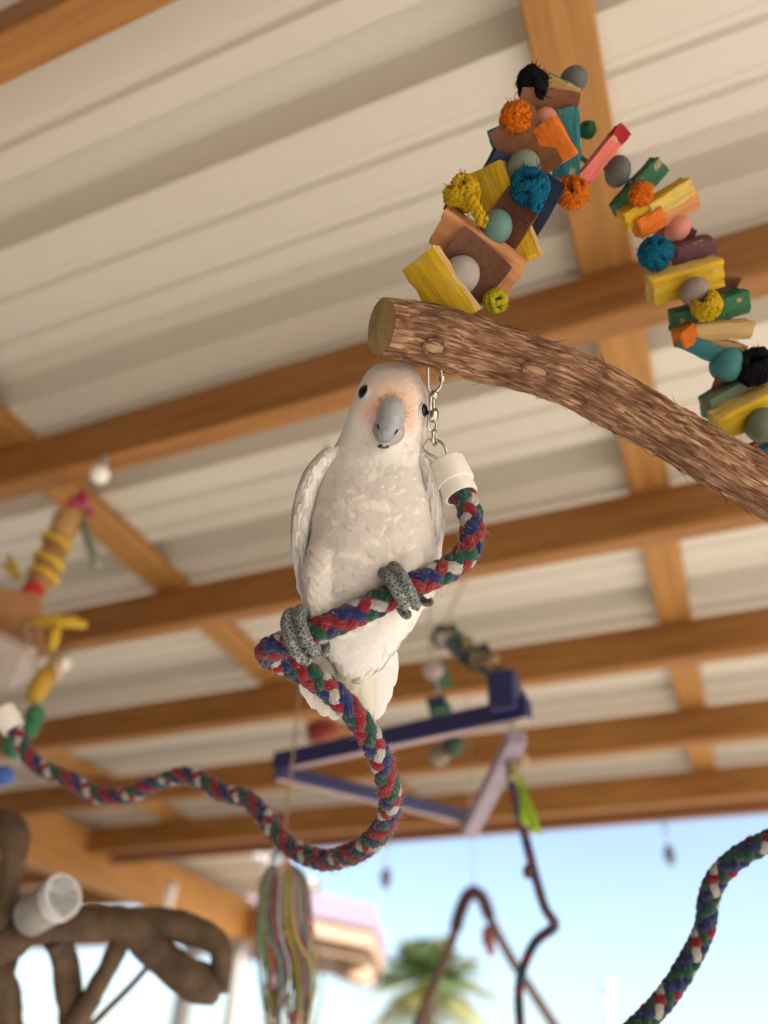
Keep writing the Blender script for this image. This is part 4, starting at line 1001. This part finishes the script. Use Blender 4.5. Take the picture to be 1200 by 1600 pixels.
for (px, py, z), c_, k_ in zip(((676, 1045, .645), (688, 1056, .64), (686, 1110, .585), (694, 1122, .57), (708, 1165, .525), (686, 1180, .52)), ((0.5, 0.42, 0.42), (0.07, 0.16, 0.09), (0.03, 0.05, 0.12), (0.04, 0.12, 0.08), (0.04, 0.09, 0.06), (0.3, 0.24, 0.18)), (1, 0, 0, 0, 1, 1)):
    if k_: V, Fc = sphere(at_z(px, py, z), 0.020, 14, 8); build('bead', V, Fc, flat(c_), sw)
    else: V, Fc, _ = chambox((0.034, 0.05, 0.02), 0.002, 0.001); build('wood_block', V @ (RC @ rot('Z', 15)).T + at_z(px, py, z), Fc, flat(c_), sw, False)
wire(sw, [at_z(706, 1170, .52), at_z(700, 1178, .51), at_z(690, 1182, .515)], 0.002, 'cable', M_STRING)
# frayed knot and lime ribbon tied at the swing's corner
rb = thing('ribbon', TP[1], 'lime green ribbon dangling from a frayed tan knot', 'ribbon')
d0 = to_px(TP[1])[2]
V, Fc = merge([sphere(at(803 + rng.normal(0, 5), 1178 + k * 4.5, d0 + rng.normal(0, 0.008)), rng.uniform(0.008, 0.015), 8, 6) for k in range(8)]); build('frayed_knot', V, Fc, flat((0.34, 0.24, 0.13)), rb)
V, Fc = tube([TP[1], at(803, 1180, d0)], 0.003, 6); build('cord', V, Fc, M_STRING, rb)
for q, (e0, e1, w) in enumerate((((802, 1205), (836, 1302), 0.0085), ((806, 1208), (824, 1290), 0.0065))):
    A = [at(e0[0] + (e1[0] - e0[0]) * t + 5 * math.sin(3 * t + q), e0[1] + (e1[1] - e0[1]) * t, d0 - 0.02 + 0.01 * math.sin(5 * t + q)) for t in np.linspace(0, 1, 12)]
    V = []; Fc = []
    for i, p in enumerate(A):
        for s_ in (-1, 1):
            for t_ in (-1, 1): V.append(p + RIGHT * s_ * w * (0.6 + 0.4 * i / 11) + TOWARD * (t_ * 0.0006 + s_ * 0.006))
    for i in range(11):
        a = 4 * i; Fc += [(a, a + 4, a + 6, a + 2), (a + 1, a + 3, a + 7, a + 5), (a, a + 1, a + 5, a + 4), (a + 2, a + 6, a + 7, a + 3)]
    build('ribbon_strip', V, Fc, mat('lime_ribbon', (0.42, 0.62, 0.03), 0.5, var=0.2, scale=30, translucent=0.3), rb, True)

# red wooden toy behind the tail
rt_p = at(505, 1138, 1.5); rt = thing('hanging_toy', rt_p, 'red and salmon wooden drop toy hanging behind the tail', 'bird toy')
V, Fc = sphere(rt_p, (0.034, 0.018, 0.024), 14, 8, [RIGHT, UP, TOWARD]); build('bead', V, Fc, flat((0.30, 0.03, 0.03)), rt)
V, Fc = sphere(at(500, 1152, 1.5), (0.026, 0.014, 0.02), 14, 8, [RIGHT, UP, TOWARD]); build('bead', V, Fc, flat((0.50, 0.14, 0.10)), rt)
V, Fc, _ = chambox((0.05, 0.028, 0.02), 0.003); build('wood_block', V @ RC.T + at(532, 1142, 1.5), Fc, flat((0.5, 0.22, 0.08)), rt, False)
V, Fc = tube([at(485, 1138, 1.5), at(550, 1142, 1.5)], 0.004, 6); build('cord', V, Fc, M_STRING, rt); hang_string(rt, rt_p, ztop=H + 0.16)

# two-part hanging ropes in front of the sky
rp = [at_z(797, 1215, .45)]; d1 = to_px(rp[0])[2]
dkw = ('blue', 'green', 'blue', 'red', 'blue', 'green', 'red', 'green')
br = thing('rope_perch', at(800, 1225, d1), 'thin dark rope perch with a sharp kink hanging below the lime ribbon', 'rope perch')
braid(br, [at(*p) for p in ((797, 1195, d1), (800, 1225, d1), (812, 1272, d1), (825, 1325, d1), (838, 1375, d1), (852, 1420, d1), (866, 1441, d1), (862, 1452, d1 + .02), (838, 1470, d1 + .03), (820, 1505, d1 + .03), (811, 1545, d1 + .02), (813, 1600, d1), (822, 1680, d1), (850, 1740, d1))], 0.0185, step=0.004, seg=6, order=dkw)
V, Fc = tube([TP[1] + np.array([0, 0, -0.01]), at(797, 1193, d1)], 0.003, 6); build('hanging_wire', V, Fc, M_STEEL, br)
V, Fc = sphere(at(824, 1362, d1), (0.008, 0.012, 0.009), 12, 8, [RIGHT, UP, TOWARD]); build('tied_knot', V, Fc, flat((0.10, 0.02, 0.03)), br)
d2 = 2.0
vb = thing('bent_branch_perch', at(735, 1395, d2), 'brown inverted V perch wrapped in dark rope hanging in front of the palm', 'perch')
M_VB = mat('brown_wrap', (0.17, 0.095, 0.06), 0.85, color2=(0.06, 0.04, 0.045), scale=40, bump=0.6)
V, Fc = tube(spline([at(*p) for p in ((630, 1680, d2), (652, 1600, d2), (680, 1535, d2), (706, 1470, d2), (718, 1425, d2), (733, 1398, d2), (752, 1402, d2 + .02), (768, 1440, d2 + .04), (800, 1500, d2 + .06), (845, 1570, d2 + .08), (880, 1625, d2 + .1), (920, 1690, d2 + .1))], 90)[0], 0.0125, 10); build('bent_rod', V, Fc, M_VB, vb)
V, Fc = tube(spline([at(*p) for p in ((712, 1450, d2 - .004), (720, 1422, d2 - .006), (734, 1396, d2 - .006), (752, 1401, d2 + .014), (764, 1430, d2 + .03))], 50)[0], 0.0165 + 0.0015 * np.sin(np.arange(50) * 1.6), 10); build('rope_wrap', V, Fc, mat('maroon_wrap', (0.07, 0.025, 0.035), 0.9, var=0.4, scale=80), vb)
V, Fc = tube([at(760, 1448, d2 + .01), at(763, 1468, d2), at(768, 1492, d2)], [0.010, 0.018, 0.008], 10); build('red_tassel', V, Fc, flat((0.26, 0.07, 0.07)), vb)
hang_string(vb, at(741, 1392, d2), M_STEEL, 0.0016, ztop=H + 0.16)
# thick rope on the right
bq = thing('rope_perch', at(1115, 1385, .72), 'thick dark blue rope perch curving down from the last beam', 'rope perch')
braid(bq, [at(*p) for p in ((1420, 1290, .70), (1330, 1285, .70), (1255, 1298, .705), (1196, 1316, .71), (1150, 1342, .715), (1118, 1376, .72), (1106, 1412, .72), (1102, 1448, .72), (1082, 1492, .715), (1050, 1545, .71), (1012, 1590, .70), (960, 1640, .69), (900, 1700, .68), (860, 1760, .68))], 0.0215, step=0.0022, order=('blue', 'green', 'blue', 'red', 'green', 'blue', 'green', 'white'), fray=250)
cap(bq, at(1450, 1291, .70), at(1405, 1289, .70), 0.016); cp = at(1445, 1290, .70)
V, Fc = tube([cp, np.array([cp[0], cp[1], H + 0.157])], 0.0016, 6); build('hanging_wire', V, Fc, M_STEEL, bq)

# multicoloured tassel
dt = 1.15; tp = at(440, 1345, dt)
ts = thing('cord_tassel', tp, 'tassel of many thin multicoloured cords hanging behind the rope loop', 'tassel')
tc_ = [(0.35, 0.03, 0.06), (0.05, 0.22, 0.10), (0.50, 0.36, 0.03), (0.05, 0.08, 0.28), (0.28, 0.06, 0.20), (0.55, 0.16, 0.03), (0.10, 0.30, 0.30), (0.45, 0.10, 0.16), (0.55, 0.52, 0.48), (0.22, 0.34, 0.06), (0.14, 0.12, 0.14)]
tm = [flat(c_) for c_ in tc_]
for k in range(110):
    ex = 412 + 78 * random.random(); ey = random.uniform(1560, 1640); mx = 444 + (ex - 450) * 0.95 + rng.normal(0, 6); dd = rng.normal(0, 0.018)
    P = [at(440 + rng.normal(0, 3), 1345 + rng.normal(0, 3), dt), at(444 + (mx - 444) * 0.75, 1368, dt + dd * 0.6), at(mx, 1440 + rng.normal(0, 10), dt + dd), at(ex + rng.normal(0, 8) + 4, 1520, dt + dd + rng.normal(0, .006)), at(ex, ey, dt + dd)]
    V, Fc = tube(spline(P, 22)[0], rng.uniform(0.0010, 0.0019), 6); build('tassel_cord', V, Fc, tm[k % len(tm)], ts)
V, Fc = sphere(at(440, 1350, dt), (0.014, 0.02, 0.014), 14, 8, [RIGHT, UP, TOWARD]); build('wrapped_top', V, Fc, flat((0.32, 0.22, 0.18)), ts)
V, Fc = sphere(at(432, 1342, dt - .015), 0.010, 12, 8); build('bead', V, Fc, flat((0.45, 0.55, 0.65)), ts)
hang_string(ts, tp, flat((0.28, 0.20, 0.12)), 0.0022, ztop=H + 0.157)

# ---------------------------------------------------------------- wooden tree stand at the left
dj = 1.05; jb = at(0, 1600, dj)
tr = thing('wooden_tree_stand', (jb[0] - 0.05, jb[1], 0), 'gnarled brown wooden bird tree with a looped limb', 'bird stand')
def limb(pts, seg=14, n=50, name='branch'):
    A = np.array([[*at(a, b, dj + w), r * (dj + w) / F] for a, b, w, r in pts]); S, _ = spline(A, n); P = S[:, :3]; R_ = S[:, 3]
    V, Fc = tube(P, R_, seg); V = V.reshape(n, seg, 3); 
    for i in range(n):
        for j in range(seg):
            v = V[i, j]; V[i, j] = P[i] + (v - P[i]) * (1 + 0.22 * nz(*(v * 20)) + 0.12 * nz(*(v * 60)))
    return build(name, V.reshape(-1, 3), Fc, M_TWIG, tr)
limb([(-60, 1330, .05, 30), (0, 1292, .02, 27), (24, 1318, 0, 20), (16, 1375, -.01, 16), (0, 1440, -.02, 28), (-20, 1500, 0, 40)])
limb([(-30, 1470, 0, 46), (20, 1462, -.02, 34), (55, 1452, -.03, 22), (100, 1447, -.03, 21), (150, 1440, -.02, 24), (195, 1448, -.02, 24), (240, 1482, -.02, 24), (285, 1520, -.03, 26), (325, 1540, -.03, 24), (345, 1545, -.03, 16)])
limb([(165, 1440, -.01, 16), (215, 1440, 0, 20), (260, 1446, 0, 22), (310, 1458, 0, 22), (342, 1478, -.01, 17), (346, 1510, -.02, 16), (340, 1548, -.03, 18)])
limb([(255, 1515, -.01, 12), (295, 1545, -.02, 16), (335, 1550, -.03, 18)])
limb([(88, 1462, .02, 22), (100, 1500, .03, 20), (108, 1550, .04, 19), (118, 1620, .05, 20), (130, 1760, .05, 24)])
limb([(196, 1455, 0, 13), (178, 1495, .01, 15), (150, 1545, .02, 17), (120, 1600, .03, 20), (90, 1680, .03, 24)])
limb([(240, 1500, .02, 4.5), (200, 1545, .03, 4.5), (150, 1595, .04, 5), (110, 1640, .04, 6)], 8)
limb([(-10, 1480, 0, 24), (4, 1530, .01, 20), (14, 1580, .02, 18), (24, 1640, .03, 20)])
A = [np.array(at(-10, 1490, dj)), np.array([jb[0] - 0.05, jb[1], jb[2] - 0.2]), np.array([jb[0] - 0.05, jb[1], 0.02])]
V, Fc = tube(spline(A, 30)[0], np.linspace(0.035, 0.055, 30), 14); build('trunk', V, Fc, M_TWIG, tr)
for a, b_ in (((130, 1760, .05), 0.3), ((90, 1680, .03), 0.2), ((24, 1640, .03), 0.1), ((110, 1640, .04), 0.25)):
    q = at(a[0], a[1], dj + a[2]); V, Fc = tube(spline([q, (q + np.array([jb[0] - 0.05, jb[1], q[2] - 0.1])) / 2, np.array([jb[0] - 0.05, jb[1], q[2] - 0.35])], 16)[0], 0.018, 10); build('branch', V, Fc, M_TWIG, tr)
V, Fc = tube([(jb[0] - 0.05, jb[1], 0), (jb[0] - 0.05, jb[1], 0.03), (jb[0] - 0.05, jb[1], 0.035)], [0.28, 0.28, 0.26], 32); build('base', V, Fc, M_TWIG, tr, False)
pvc = thing('plastic_pipe', at(70, 1415, dj - .03), 'grey white plastic pipe end resting on the wooden tree stand', 'pipe')
q0, q1 = at(46, 1432, dj - .04), at(92, 1404, dj - .055); qd = (q1 - q0) / np.linalg.norm(q1 - q0)
V, Fc = tube([q0, q0 + qd * 0.004, q1], [0.024, 0.0265, 0.0265], 28); build('pipe', V, Fc, mat('grey_plastic', (0.27, 0.26, 0.255), 0.45), pvc)
V, Fc = tube([q1 - qd * 0.004, q1 + qd * 0.009, q1 + qd * 0.009, q1 - qd * 0.002], [0.0290, 0.0285, 0.0235, 0.0230], 28, cap=False); build('rim', V, Fc, mat('pale_plastic', (0.55, 0.56, 0.60), 0.4), pvc, False)

bpy.context.view_layer.update()
